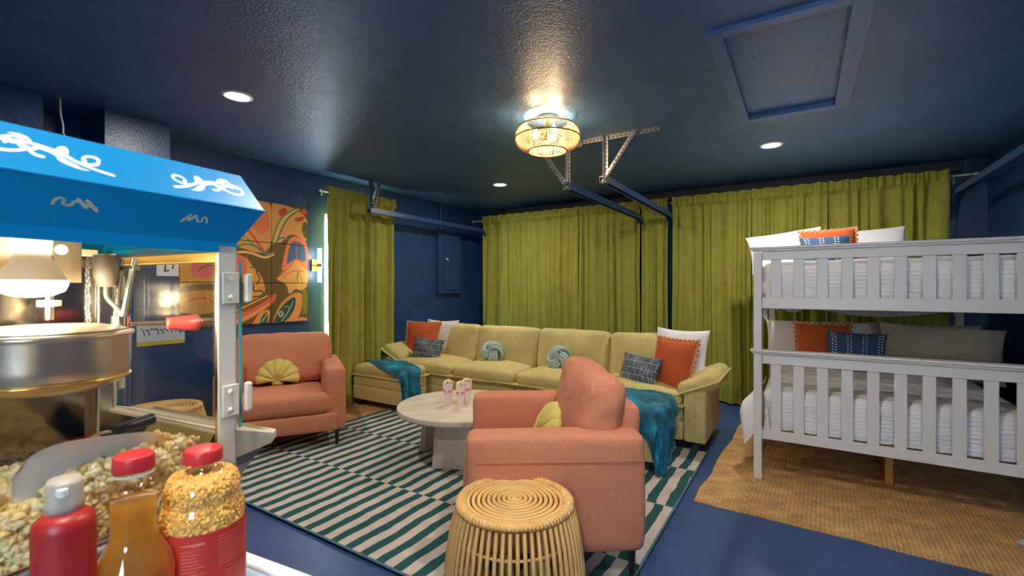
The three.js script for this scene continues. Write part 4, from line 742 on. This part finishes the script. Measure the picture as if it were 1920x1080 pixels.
// pillows on the lower bunk
pillow('bed_pillow', 'cream linen bed pillow at the left end of the lower bunk', 0.04, 5.15, 0.63, 0.06, 0.25, 0.68, 0.43, 0.16, M.ivory, { ...shamO, s: 41 });
pillow('bed_pillow', 'cream linen bed pillow lying behind, at the middle of the lower bunk', 0.38, 5.36, 0.63, 0.0, 0.2, 0.6, 0.41, 0.15, M.ivory, { ...shamO, s: 42, roll: 0.05 });
pillow('bed_pillow', 'beige linen bed pillow standing behind, at the right of the lower bunk', 0.9, 5.32, 0.62, -0.02, 0.2, 0.76, 0.43, 0.15, M.linenSham, { ...shamO, s: 43 });
pillow('bed_pillow', 'large beige linen bed pillow in front, at the right end of the lower bunk', 0.93, 5.0, 0.62, -0.06, 0.26, 0.78, 0.44, 0.18, M.linenSham, { ...shamO, s: 44, roll: -0.05 });
pillow('throw_pillow', 'orange pillow with wavy trim on the lower bunk', 0.16, 4.95, 0.63, 0.06, 0.26, 0.42, 0.42, 0.14, M.orange, { s: 45, trim: true });
pillow('lumbar_pillow', 'navy lumbar pillow with white dots on the lower bunk', 0.375, 4.8, 0.62, -0.02, 0.28, 0.42, 0.38, 0.13, M.dots, { s: 47, roll: -0.03 });
{ // a shallow grey case lies on the jute rug, only its corner in the picture
  const t = thing('flat_case', 'corner of a flat grey case lying on the jute rug at the right picture edge', 'case', 1.13, 3.42, 0.013, -0.62);
  part('case_body', at(rbox(0.3, 0.024, 0.22, 0.008), 0, 0.012, 0), M.grey, t);
  part('case_rim', at(rbox(0.304, 0.006, 0.224, 0.002), 0, 0.022, 0), mat({ color: lin(0.6, 0.58, 0.56), roughness: 0.4 }), t);
}

// ================================================================ serving table, popcorn machine and bottles (nearest the camera)
const TT = 0.89, PM = [-0.986, 0.209, 0.1238];           // table top height; machine centre X, D and turn
const pmWorld = (x, z) => { const s = Math.sin(PM[2]), k = Math.cos(PM[2]); return [PM[0] + x * k + z * s, PM[1] - (-x * s + z * k)]; };   // machine frame -> room
{
  const [X, D] = pmWorld(0.06, 0.12); const t = thing('serving_table', 'pale blue topped serving table with a white rim under the popcorn machine', 'table', X, D, 0, PM[2]);
  const w = 0.72, d = 0.62;
  part('tabletop', at(rbox(w - 0.02, 0.026, d - 0.02, 0.004), 0, TT - 0.015, 0), mat({ color: lin(0.2, 0.34, 0.5), roughness: 0.35 }), t);
  for (const [x, z, a, b] of [[0, -d / 2, w, 0.022], [0, d / 2, w, 0.022], [-w / 2, 0, 0.022, d], [w / 2, 0, 0.022, d]]) part('rim', at(rbox(a + 0.004, 0.034, b + 0.004, 0.005), x, TT - 0.014, z), mat({ color: lin(0.75, 0.73, 0.7), roughness: 0.35 }), t);
  for (const x of [-w / 2 + 0.04, w / 2 - 0.04]) for (const z of [-d / 2 + 0.04, d / 2 - 0.04]) part('leg', at(rbox(0.035, TT - 0.03, 0.035, 0.004), x, (TT - 0.03) / 2, z), M.whitePaint, t);
  part('lower_shelf', at(rbox(w - 0.06, 0.02, d - 0.06, 0.004), 0, 0.25, 0), M.whitePaint, t);
}
const PW = 0.4, PL = 0.36, HX = PW / 2, HZ = PL / 2;
{
  const t = thing('popcorn_machine', 'countertop popcorn machine with a bright blue canopy, glass sides and steel kettle', 'popcorn machine', PM[0], PM[1], TT, PM[2]);
  const Y = y => y - TT;
  // base and pan
  part('base', [at(rbox(PW, 0.1, PL, 0.006), 0, Y(0.955), 0), at(rbox(PW - 0.012, 0.004, PL - 0.012, 0.001), 0, Y(1.008), 0)], M.grey, t);
  for (const x of [-1, 1]) for (const z of [-1, 1]) part('rubber_foot', at(new THREE.CylinderGeometry(0.014, 0.012, 0.016, 16), x * (HX - 0.03), 0.008, z * (HZ - 0.03)), M.black, t);
  part('floor_pan', at(rbox(PW - 0.02, 0.006, PL - 0.02, 0.002), 0, Y(1.012), 0), M.steel, t);
  // four corner posts: aluminium angle with a bright inner return
  for (const x of [-1, 1]) for (const z of [-1, 1]) {
    const near = x > 0 && z < 0;
    part('corner_post', [at(rbox(0.026, 0.44, 0.004, 0.001), x * (HX - 0.013), Y(1.2), z * (HZ - 0.002)), at(rbox(0.004, 0.44, 0.03, 0.001), x * (HX - 0.002), Y(1.2), z * (HZ - 0.015))], M.alu, t);
    part('post_lining', at(rbox(x < 0 && z < 0 ? 0.03 : 0.016, 0.42, x < 0 && z < 0 ? 0.03 : 0.02, 0.006), x * (HX - (x < 0 && z < 0 ? 0.02 : 0.013)), Y(1.2), z * (HZ - (x < 0 && z < 0 ? 0.021 : 0.016))), M.steel, t);
  }
  for (const z of [-1, 1]) part('top_frame', at(rbox(PW - 0.02, 0.018, 0.012, 0.003), 0, Y(1.402), z * (HZ - 0.012)), M.brass, t);
  for (const x of [-1, 1]) part('top_frame', at(rbox(0.008, 0.014, PL - 0.05, 0.003), x * (HX - 0.012), Y(1.419), 0), M.alu, t);
  part('inner_ceiling', at(rbox(PW - 0.012, 0.004, PL - 0.012, 0.001), 0, Y(1.452), 0), M.kettleSteel, t);
  // glass: two sides, back, and a pair of doors on the room side
  part('glass_side', at(box(0.003, 0.4, PL - 0.06), HX - 0.007, Y(1.21), 0), M.glass, t);
  part('mirror_side', at(box(0.003, 0.4, PL - 0.06), -HX + 0.007, Y(1.21), 0), mat({ color: lin(0.34, 0.31, 0.26), roughness: 0.12, metalness: 1 }), t, 'dark polished far side panel');
  part('glass_back', at(box(PW - 0.05, 0.4, 0.003), 0, Y(1.21), HZ - 0.007), M.glass, t);
  for (const s of [-1, 1]) {
    const dz = -HZ - 0.009, door = part('glass_door', at(box(PW / 2 - 0.008, 0.283, 0.004), s * (PW / 4 - 0.001), Y(1.2535), dz), M.glass, t);
    part('door_edge', at(box(0.0025, 0.283, 0.0048), s * (HX - 0.004), Y(1.2535), dz), M.glassEdge, door);
    for (const y of [1.35, 1.163]) {
      const h = part('hinge', [at(rbox(0.004, 0.052, 0.028, 0.0015), s * (HX + 0.003), Y(y), -HZ + 0.012), at(rbox(0.011, 0.05, 0.012, 0.004), s * (HX + 0.001), Y(y), -HZ - 0.02)], M.alu, t);
      for (const q of [-0.015, 0.015]) part('screw', at(new THREE.SphereGeometry(0.0042, 12, 8).scale(0.6, 1, 1), s * (HX + 0.006), Y(y) + q, -HZ + 0.014), M.alu, h);
    }
  }
  // sill, spout tray and its bracket on the room side
  part('door_sill', at(rbox(PW - 0.03, 0.1, 0.004, 0.001), 0, Y(1.053), -HZ + 0.012), mat({ color: lin(0.3, 0.28, 0.24), roughness: 0.2, metalness: 1 }), t); part('sill_ledge', at(rbox(PW - 0.02, 0.006, 0.02, 0.002), 0, Y(1.105), -HZ + 0.006), M.alu, t);
  { // wedge: profile in (forward, y)
    const pr = [[0, 1.108], [0.07, 1.084], [0.075, 1.088], [0.076, 1.078], [0.066, 1.067], [0, 1.062]].map(p => [p[0], Y(p[1])]);
    const g = extrude(pr, PW - 0.01, 0.001); g.rotateY(Math.PI / 2); g.translate(-HX + 0.005, 0, -HZ - 0.003); part('spout_tray', g, mat({ color: lin(0.72, 0.63, 0.42), roughness: 0.35, metalness: 0.35 }), t);
    const p2 = [[0, 1.062], [0.06, 1.066], [0.01, 1.022], [0, 0.995]].map(p => [p[0], Y(p[1])]);
    const g2 = extrude(p2, PW - 0.03, 0.001); g2.rotateY(Math.PI / 2); g2.translate(-HX + 0.015, 0, -HZ - 0.003); part('tray_bracket', g2, M.grey, t);
  }
  // sloped perforated sifter plate by the doors
  { const plate = []; const holes = []; for (let a = 0; a < 13; a++) for (let b = 0; b < 7; b++) { const h = new THREE.Path(); h.absellipse(0.012 + a * 0.0125 + (b % 2) * 0.006, 0.012 + b * 0.012, 0.0036, 0.0036, 0, 6.283, true); holes.push(h); }
    const g = extrude([[0, 0], [0.185, 0], [0.185, 0.095], [0, 0.095]], 0.002, 0, holes); g.rotateX(-0.55); g.rotateY(0); g.translate(-0.02, Y(1.028), -HZ + 0.06); part('sifter_plate', g, mat({ color: lin(0.5, 0.44, 0.18), roughness: 0.4, metalness: 0.4 }), t); }
  // canopy: facets from bottom edge to ridge to top edge, with white and cream scrollwork printed on the side facing the bottles
  const lv = [[0.0, 1.408], [0.0, 1.425], [0.03, 1.482], [0.004, 1.54]];
  const ringAt = k => { const [o, y] = lv[k]; return [[HX + o, -HZ - o], [HX + o, HZ + o], [-HX - o, HZ + o], [-HX - o, -HZ - o]].map(p => new THREE.Vector3(p[0], Y(y), p[1])); };
  const quad = (a, b, c, d) => { const g = new THREE.BufferGeometry(); const P = [a, b, c, a, c, d]; g.setAttribute('position', new THREE.Float32BufferAttribute(P.flatMap(v => [v.x, v.y, v.z]), 3)); const wdt = a.distanceTo(b), hgt = b.distanceTo(c); g.setAttribute('uv', new THREE.Float32BufferAttribute([0, 0, 1, 0, 1, 1, 0, 0, 1, 1, 0, 1], 2)); g.computeVertexNormals(); return g; };
  const shell = []; const scrolls = {};
  for (let k = 0; k < 3; k++) { const A = ringAt(k), B = ringAt(k + 1); for (let i = 0; i < 4; i++) { const j = (i + 1) % 4, q = quad(A[j], A[i], B[i], B[j]); if (i === 0 && k > 0) scrolls[k] = q; else shell.push(q); } }
  const top = ringAt(3); shell.push(quad(top[3], top[2], top[1], top[0]).translate(0, 0, 0));
  part('canopy', shell, M.canopy, t);
  // scroll ornament drawn with curves; s runs along the face in metres from the post corner
  const scroll = (c, x, y, k, flip, col) => { c.save(); c.translate(x, y); c.scale(k * (flip ? -1 : 1), k); c.strokeStyle = c.fillStyle = col; c.lineCap = 'round'; c.lineJoin = 'round';
    const L = (w, ...p) => { c.lineWidth = w; c.beginPath(); c.moveTo(p[0], p[1]); for (let i = 2; i < p.length; i += 6) c.bezierCurveTo(p[i], p[i + 1], p[i + 2], p[i + 3], p[i + 4], p[i + 5]); c.stroke(); };
    const F = (...p) => { c.beginPath(); c.moveTo(p[0], p[1]); for (let i = 2; i < p.length; i += 6) c.bezierCurveTo(p[i], p[i + 1], p[i + 2], p[i + 3], p[i + 4], p[i + 5]); c.closePath(); c.fill(); };
    L(13, -150, -20, -80, -40, 0, -30, 60, 10, 90, 30, 120, 40, 150, 46); L(12, 60, 10, 110, 30, 150, 0, 120, -22, 96, -34, 70, -12, 92, 4);
    L(12, -20, 20, -60, 20, -70, -12, -40, -16, -10, -18, 30, 10, 60, 34); L(10, -150, -20, -120, -60, -80, -50, -90, -28, -98, -10, -130, -20, -118, -36);
    F(0, -26, 10, -62, 40, -50, 40, -10, 30, -14, 20, -24, 0, -26); F(-100, -28, -90, 10, -50, 14, -40, -8, -60, -12, -80, -22, -100, -28); F(10, 4, 20, 40, 70, 56, 90, 44, 60, 40, 40, 16, 10, 4); F(-60, -30, -70, -66, -110, -70, -130, -56, -100, -56, -80, -40, -60, -30); L(13, -60, -8, -90, 30, -160, 34, -166, -6, -168, -40, -120, -40, -122, -14);  c.restore(); };
  const tUp = canvasTex(2048, 384, (c, w, h) => { c.fillStyle = '#0780b5'; c.fillRect(0, 0, w, h); c.filter = 'none'; scroll(c, w * (1 - 0.185), h * 0.52, 1.75, true, '#eeece6'); scroll(c, w * (1 - 0.63), h * 0.5, 1.9, false, '#eeece6'); });
  const tLow = canvasTex(2048, 384, (c, w, h) => { c.fillStyle = '#0780b5'; c.fillRect(0, 0, w, h); c.lineCap = 'round'; for (const [s, f, k] of [[0.25, 1, 1], [0.63, -1, 1.05]]) { c.save(); c.translate(w * (1 - s), h * 0.45); c.scale(f * k, k); c.strokeStyle = '#c9b79a'; c.lineWidth = 15; c.beginPath(); c.moveTo(100, 30); c.bezierCurveTo(60, -50, 20, -20, 50, 10); c.bezierCurveTo(60, 30, 20, 40, 0, 0); c.bezierCurveTo(-20, -30, -60, 20, -100, 20); c.stroke(); c.lineWidth = 24; c.beginPath(); c.moveTo(-96, 40); c.lineTo(-72, -24); c.moveTo(-50, 24); c.lineTo(-30, -24); c.stroke(); c.restore(); } });
  tUp.wrapS = tUp.wrapT = tLow.wrapS = tLow.wrapT = THREE.ClampToEdgeWrapping;
  part('canopy_panel', scrolls[2], mat({ map: tUp, roughness: 0.3 }), t, 'upper canopy panel with white scrollwork'); part('canopy_panel', scrolls[1], mat({ map: tLow, roughness: 0.22 }), t, 'lower canopy panel with cream scrollwork');
  { const B = ringAt(2)[0], C = ringAt(2)[1]; part('canopy_edge', rod(B, C, 0.0022, 0.0022, 6), M.canopy, t); }
  part('vent_cap', at(rbox(0.12, 0.006, 0.05, 0.002), HX - 0.1, Y(1.5435), -0.1), mat({ color: lin(0.75, 0.75, 0.74), roughness: 0.4 }), t);
  // kettle
  const kx = -0.015, kz = -0.02;
  const kettle = part('kettle', lathe([[0, 1.205], [0.07, 1.205], [0.088, 1.212], [0.098, 1.226], [0.1, 1.245], [0.1, 1.284], [0.104, 1.288], [0.104, 1.294], [0.098, 1.295], [0, 1.3]].map(p => [p[0], Y(p[1] - 0.014)]), 72).translate(kx, 0, kz), M.kettleSteel, t);
  part('kettle_band', at(new THREE.TorusGeometry(0.097, 0.0035, 8, 72).rotateX(Math.PI / 2), kx, Y(1.208), kz), M.brass, kettle);
  part('kettle_lid', lathe([[0, 1.306], [0.06, 1.305], [0.094, 1.298], [0.094, 1.295], [0, 1.295]].map(p => [p[0], Y(p[1] - 0.014)]), 60).translate(kx, 0, kz), M.kettleSteel, kettle);
  part('stirrer_shaft', rod(new THREE.Vector3(kx, Y(1.3), kz), new THREE.Vector3(kx, Y(1.4), kz), 0.0055), M.steel, kettle);
  part('shaft_collar', at(new THREE.CylinderGeometry(0.014, 0.014, 0.009, 20), kx, Y(1.326), kz), M.alu, kettle);
  // hanger yoke, tilting handle
  const hx = -0.005, hz = -HZ + 0.075;
  part('hanger_arm', [rod(new THREE.Vector3(hx - 0.03, Y(1.402), hz - 0.02), new THREE.Vector3(hx - 0.005, Y(1.29), hz), 0.0045), rod(new THREE.Vector3(hx + 0.012, Y(1.402), hz - 0.02), new THREE.Vector3(hx + 0.012, Y(1.28), hz), 0.0055), at(rbox(0.06, 0.008, 0.012, 0.002), hx - 0.008, Y(1.385), hz - 0.018), at(new THREE.CylinderGeometry(0.013, 0.013, 0.03, 20), hx + 0.01, Y(1.287), hz)], M.steel, t);
  const h0 = new THREE.Vector3(hx + 0.01, Y(1.288), hz), h1 = new THREE.Vector3(hx + 0.035, Y(1.286), hz - 0.058), hd = h1.clone().sub(h0).normalize();
  const hr = part('tilt_handle', rod(h0, h1.clone().addScaledVector(hd, 0.03), 0.0045), M.steel, t);
  const gg = lathe([[0, 0], [0.01, 0], [0.0105, 0.005], [0.0138, 0.03], [0.0155, 0.043], [0.0155, 0.047], [0.0125, 0.051], [0, 0.052]], 24); gg.applyQuaternion(new THREE.Quaternion().setFromUnitVectors(Y3, hd)); part('red_grip', gg.translate(h1.x, h1.y, h1.z), M.redGrip, hr);
  // cord and chain from the ceiling to the kettle
  const plug = part('power_plug', lathe([[0, 0], [0.012, 0], [0.018, 0.02], [0.018, 0.055], [0, 0.056]], 20).translate(-0.03, Y(1.352), -0.1), mat({ color: lin(0.13, 0.115, 0.1), roughness: 0.5 }), t);
  part('power_cord', tube([new THREE.Vector3(-0.03, Y(1.355), -0.1), new THREE.Vector3(-0.028, Y(1.335), -0.1), new THREE.Vector3(-0.01, Y(1.31), -0.11), new THREE.Vector3(0.0, Y(1.292), -0.112)], 0.0042, 24, 8), mat({ color: lin(0.13, 0.115, 0.1), roughness: 0.5 }), plug);
  const links = []; for (let k = 0; k < 22; k++) { const q = new THREE.TorusGeometry(0.0032, 0.0009, 5, 10); q.scale(1, 1.5, 1); if (k % 2) q.rotateY(1.57); q.translate(-0.03 + 0.002 * Math.sin(k), Y(1.398) - k * 0.0048, -0.075); links.push(q); } part('chain', links, M.galv, t);
  // heat-lamp bulb on a bright mounting plate
  const bx = -0.005, bz = 0.004;
  part('mounting_plate', at(rbox(0.003, 0.074, 0.2, 0.001), bx - 0.05, Y(1.396), bz + 0.02), mat({ color: lin(0.75, 0.62, 0.42), roughness: 0.3, metalness: 0.85 }), t);
  part('lamp_socket', at(new THREE.CylinderGeometry(0.024, 0.022, 0.034, 24), bx, Y(1.42), bz), glow([1, 0.9, 0.74], 2.4), t);
  part('bulb_neck', lathe([[0.018, 1.405], [0.02, 1.398], [0.034, 1.374], [0.0405, 1.362]].map(p => [p[0], Y(p[1])]), 32).translate(bx, 0, bz), phys({ color: lin(0.6, 0.52, 0.4), roughness: 0.5, emissive: lin(1, 0.8, 0.5), emissiveIntensity: 0.12, side: THREE.DoubleSide }), t);
  part('bulb_face', lathe([[0.0405, 1.362], [0.0415, 1.356], [0.037, 1.345], [0.022, 1.338], [0, 1.336]].map(p => [p[0], Y(p[1])]), 32).translate(bx, 0, bz), glow([1, 0.9, 0.74], 3), t);
  const sp = new THREE.PointLight(lin(1, 0.8, 0.52), POPPER_BULB, 0, 2); sp.position.set(bx, Y(1.325), bz); sp.castShadow = true; sp.shadow.radius = 1.2; t.add(sp);
  const p2 = part('small_bulb', at(new THREE.SphereGeometry(0.008, 16, 12), bx - 0.02, Y(1.412), bz - 0.042), glow([1, 0.88, 0.7], 2.4), t);
}
{ // popcorn heaped on the pan, deepest by the side glass near the bottles
  const geos = [kernelGeo(101, 5), kernelGeo(102, 6), kernelGeo(103, 4)]; seed(91); const per = 800;
  const grp = thing('popcorn', 'heap of buttery popcorn inside the popcorn machine', 'popcorn', PM[0], PM[1], TT + 0.125, PM[2]); grp.userData.kind = 'stuff';
  const dm = new THREE.Object3D();
  const heap = (x, z) => 0.022 + 0.074 * sstep(-0.2, 0.16, x) * sstep(0.2, -0.04, z) + 0.008 * perlin.noise(x * 14, z * 14, 2);
  geos.forEach((g, i) => {
    const m = new THREE.InstancedMesh(g, i === 1 ? mCornPale : mCorn, per); m.name = i ? `kernels_${String(i).padStart(3, '0')}` : 'kernels'; m.userData.kind = 'stuff'; shadows(m);
    for (let k = 0; k < per; k++) { const skin = k % 3 === 0, x = skin ? rr(0.168, 0.178) : rr(-0.17, 0.176), z = rr(-0.13, 0.155), h = heap(x, z), r = rr(0.0062, 0.0092); dm.position.set(x, h * (skin ? rnd() : 0.55 + 0.45 * Math.sqrt(rnd())), z); dm.rotation.set(rr(0, 6), rr(0, 6), rr(0, 6)); dm.scale.setScalar(r); dm.updateMatrix(); m.setMatrixAt(k, dm.matrix); }
    grp.add(m);
  });
  const bed = gridGeo(30, 30, (u, v) => { const x = -0.175 + u * 0.355, z = 0.16 - v * 0.3; return new THREE.Vector3(x, heap(x, z) * 0.75, z); }); part('popcorn_bed', bed, mCorn, grp).userData.kind = 'stuff';
}
// a point along the ray of pixel (px, py) lying k metres out from the glass side (machine x), as machine-frame coordinates
function onSide(px, py, k) {
  const r = (px - 960) / 865, X = r * 0.8466 - 0.5326, D = r * 0.5326 + 0.8466, u = (540 - py) / 865, s = Math.sin(PM[2]), c = Math.cos(PM[2]);
  // machine x of a room point: (X - PM0) c + (D - PM1) s
  const tt = (HX + k + PM[0] * c + PM[1] * s) / (X * c + D * s); const x = (X * tt - PM[0]), d = (D * tt - PM[1]);
  return new THREE.Vector3(x * c + d * s, 1.35 + u * tt, x * s - d * c);
}
{ // scoop lying on the popcorn
  const A = onSide(22, 908, -0.042), B = onSide(284, 862, -0.06), t = thing('popcorn_scoop', 'grey metal popcorn scoop with a black handle lying on the popcorn', 'scoop', PM[0], PM[1], 0, PM[2]);
  const ax = B.clone().sub(A), L = ax.length(); ax.normalize(); const up = new THREE.Vector3(0.16, 0.97, 0.0), wd = new THREE.Vector3().crossVectors(ax, up).normalize(); up.crossVectors(wd, ax);
  // rounded blade, curling up along the far side
  const f = (u, v, o) => { const a = u * L, e = Math.sqrt(Math.max(0, 1 - Math.pow(Math.abs(2 * u - 1), 4.5))), q = (v * 2 - 1); const y = q * 0.05 * e + 0.004, lift = 0.028 * Math.pow(Math.abs(q * e), 2.2); return A.clone().addScaledVector(ax, a).addScaledVector(up, y + 0.002).addScaledVector(wd, lift * (q > 0 ? 1 : 0.4) - o); };
  const S = [gridGeo(40, 16, (u, v) => f(u, v, 0), (u, v) => [u, v]), gridGeo(40, 16, (u, v) => f(1 - u, v, 0.0022), (u, v) => [u, v])];
  part('scoop_bowl', S, mat({ color: lin(0.82, 0.78, 0.72), roughness: 0.35, metalness: 0, side: THREE.DoubleSide }), t);
  const H0 = onSide(205, 812, -0.1), H1 = onSide(285, 785, -0.11); const d = H1.clone().sub(H0);
  part('handle', rod(H0.clone().addScaledVector(d, 0.1), H1, 0.0085, 0.0095, 16), M.black, t);
  part('handle_ring', tube([H0.clone().addScaledVector(d, 0.15), H0.clone().addScaledVector(d, -0.2).add(new THREE.Vector3(0, 0.004, 0)), H0.clone().addScaledVector(d, -0.45), H0.clone().addScaledVector(d, -0.3).add(new THREE.Vector3(0, -0.008, 0)), H0.clone().addScaledVector(d, 0.1).add(new THREE.Vector3(0, -0.006, 0))], 0.0022, 40, 6), M.steel, t);
}
const bottleAt = (px, k) => { const p = onSide(px, 900, k), s = Math.sin(PM[2]), c = Math.cos(PM[2]); return [PM[0] + p.x * c + p.z * s, PM[1] - (-p.x * s + p.z * c)]; };
const clearPET = phys({ color: lin(0.97, 0.95, 0.9), roughness: 0.04, transmission: 1, thickness: 0, ior: 1.45 });
{ // jar of kernels
  const [X, D] = bottleAt(381, 0.062); const t = thing('kernel_jar', 'clear plastic jar of golden popcorn kernels with a red lid and red label', 'jar', X, D, TT, 0.6);
  const prof = [[0, 0.002], [0.046, 0.0], [0.052, 0.006], [0.0535, 0.02], [0.0535, 0.14], [0.0505, 0.152], [0.046, 0.16], [0.0485, 0.168], [0.0495, 0.177], [0.043, 0.193], [0.03, 0.204], [0.0225, 0.208], [0.0225, 0.214]];
  part('jar_shell', lathe(prof, 64), clearPET, t);
  const ip = [[0, 0.004], [0.046, 0.004], [0.0515, 0.02], [0.0515, 0.14], [0.048, 0.152], [0.0438, 0.16], [0.0462, 0.168], [0.0465, 0.177], [0.0405, 0.19], [0.02, 0.196], [0, 0.197]];
  const mGold = mat({ color: lin(0.92, 0.56, 0.16), roughness: 0.4 }); const inner = part('kernel_fill', lathe(ip.map(p => [p[0] * 0.965, p[1]]), 48), mat({ color: lin(0.8, 0.46, 0.12), roughness: 0.6 }), t);
  inner.userData.kind = 'stuff';
  const kg = new THREE.SphereGeometry(1, 8, 6); kg.scale(1, 0.75, 0.6); const N = 2200, m = new THREE.InstancedMesh(kg, mGold, N), dm = new THREE.Object3D(); seed(77); m.name = 'kernels'; m.userData.kind = 'stuff'; shadows(m); const col = new THREE.Color();
  const hAt = y => { for (let i = 1; i < ip.length; i++) if (y <= ip[i][1]) { const f = (y - ip[i - 1][1]) / (ip[i][1] - ip[i - 1][1] || 1); return ip[i - 1][0] + f * (ip[i][0] - ip[i - 1][0]); } return 0; };
  for (let k = 0; k < N; k++) { const y = rr(0.1, 0.196), r = hAt(y) * 0.965, a = rr(0, 6.283); dm.position.set(r * Math.cos(a), y, r * Math.sin(a)); dm.rotation.set(rr(0, 6), rr(0, 6), rr(0, 6)); dm.scale.setScalar(rr(0.0026, 0.0036)); dm.updateMatrix(); m.setMatrixAt(k, dm.matrix); const q = rr(0.75, 1.25); m.setColorAt(k, col.setRGB(q, q * rr(0.88, 1.05), q * 0.9)); }
  t.add(m);
  const tLab = canvasTex(1024, 512, (c, w, h) => { c.fillStyle = '#c02e24'; c.fillRect(0, 0, w, h); seed(8); c.globalAlpha = 0.55; for (let p = 0; p < 3; p++) { const x0 = p * 340 + 12; c.strokeStyle = '#f0c7b8'; c.lineWidth = 7; c.beginPath(); c.moveTo(x0, 60); for (let x = 0; x < 90; x += 6) c.lineTo(x0 + x, 60 + 6 * Math.sin(x * 0.5)); c.stroke(); c.lineWidth = 4; for (let k = 0; k < 9; k++) { c.beginPath(); c.moveTo(x0 + 130, 46 + k * 24); c.lineTo(x0 + 130 + rr(90, 180), 46 + k * 24); c.stroke(); } for (let k = 0; k < 8; k++) { c.beginPath(); c.moveTo(x0, 100 + k * 22); c.lineTo(x0 + rr(40, 90), 100 + k * 22); c.stroke(); } c.strokeRect(x0 + 10, 330, 120, 130); for (let k = 0; k < 7; k++) { c.beginPath(); c.moveTo(x0 + 160, 300 + k * 24); c.lineTo(x0 + 160 + rr(80, 150), 300 + k * 24); c.stroke(); } } }, 1, 1); tLab.repeat.set(1, 1);
  const lab = new THREE.CylinderGeometry(0.0542, 0.0542, 0.105, 64, 1, true); part('label', lab.translate(0, 0.073, 0), mat({ map: tLab, roughness: 0.45 }), t, 'red printed paper label');
  const lid = lathe([[0, 0.228], [0.0215, 0.228], [0.0242, 0.2255], [0.0245, 0.21], [0.0225, 0.209]], 48); part('lid', lid, M.redPlastic, t, 'red screw lid');
}
{ // oil bottle
  const [X, D] = bottleAt(251, 0.058); const t = thing('oil_bottle', 'clear waisted bottle of amber popcorn oil with a red cap', 'bottle', X, D, TT, 0);
  const prof = [[0, 0.001], [0.04, 0.0], [0.044, 0.005], [0.0445, 0.03], [0.0445, 0.095], [0.041, 0.112], [0.0285, 0.132], [0.0245, 0.146], [0.0242, 0.19], [0.0252, 0.196], [0.0275, 0.201], [0.0262, 0.209], [0.019, 0.2185], [0.0175, 0.224]];
  part('bottle_shell', lathe(prof, 56), clearPET, t);
  const oil = [[0, 0.004], [0.039, 0.003], [0.0425, 0.008], [0.043, 0.03], [0.043, 0.095], [0.0395, 0.111], [0.027, 0.132], [0.023, 0.146], [0.0228, 0.188], [0, 0.189]];
  part('oil', lathe(oil, 48), phys({ color: lin(1, 0.68, 0.12), roughness: 0.65, transmission: 0.9, thickness: 0, ior: 1.2, side: THREE.DoubleSide }), t, 'amber oil');
  part('label', new THREE.CylinderGeometry(0.0452, 0.0452, 0.055, 48, 1, true).translate(0, 0.052, 0), mat({ color: lin(0.55, 0.03, 0.03), roughness: 0.5 }), t, 'red wrap label');
  part('cap', lathe([[0, 0.2465], [0.0195, 0.2465], [0.0218, 0.2435], [0.0222, 0.226], [0.018, 0.225]], 40), M.redPlastic, t, 'red screw cap');
  part('cap_ring', at(new THREE.TorusGeometry(0.0195, 0.0022, 8, 40).rotateX(Math.PI / 2), 0, 0.2215, 0), mat({ color: lin(0.75, 0.68, 0.55), roughness: 0.4 }), t);
}
{ // squeeze bottle
  const [X, D] = bottleAt(121, 0.05); const t = thing('squeeze_bottle', 'red plastic squeeze bottle with a translucent white flip cap', 'bottle', X, D, TT, 0.4);
  part('body', lathe([[0, 0.0], [0.026, 0.0], [0.0285, 0.004], [0.0285, 0.182], [0.0265, 0.192], [0.019, 0.2], [0, 0.201]], 48), mat({ color: lin(0.36, 0.014, 0.012), roughness: 0.42 }), t);
  part('flip_cap', lathe([[0.0, 0.2], [0.0175, 0.2], [0.0178, 0.21], [0.0165, 0.214], [0.0168, 0.232], [0.0145, 0.238], [0, 0.2385]], 40), phys({ color: lin(0.66, 0.6, 0.5), roughness: 0.35, transmission: 0.4, thickness: 0 }), t, 'translucent white flip cap');
  part('spout_notch', at(rbox(0.012, 0.01, 0.008, 0.002), 0.011, 0.226, 0.011), mat({ color: lin(0.75, 0.7, 0.62), roughness: 0.4 }), t);
}
renderer.render(scene, camera);
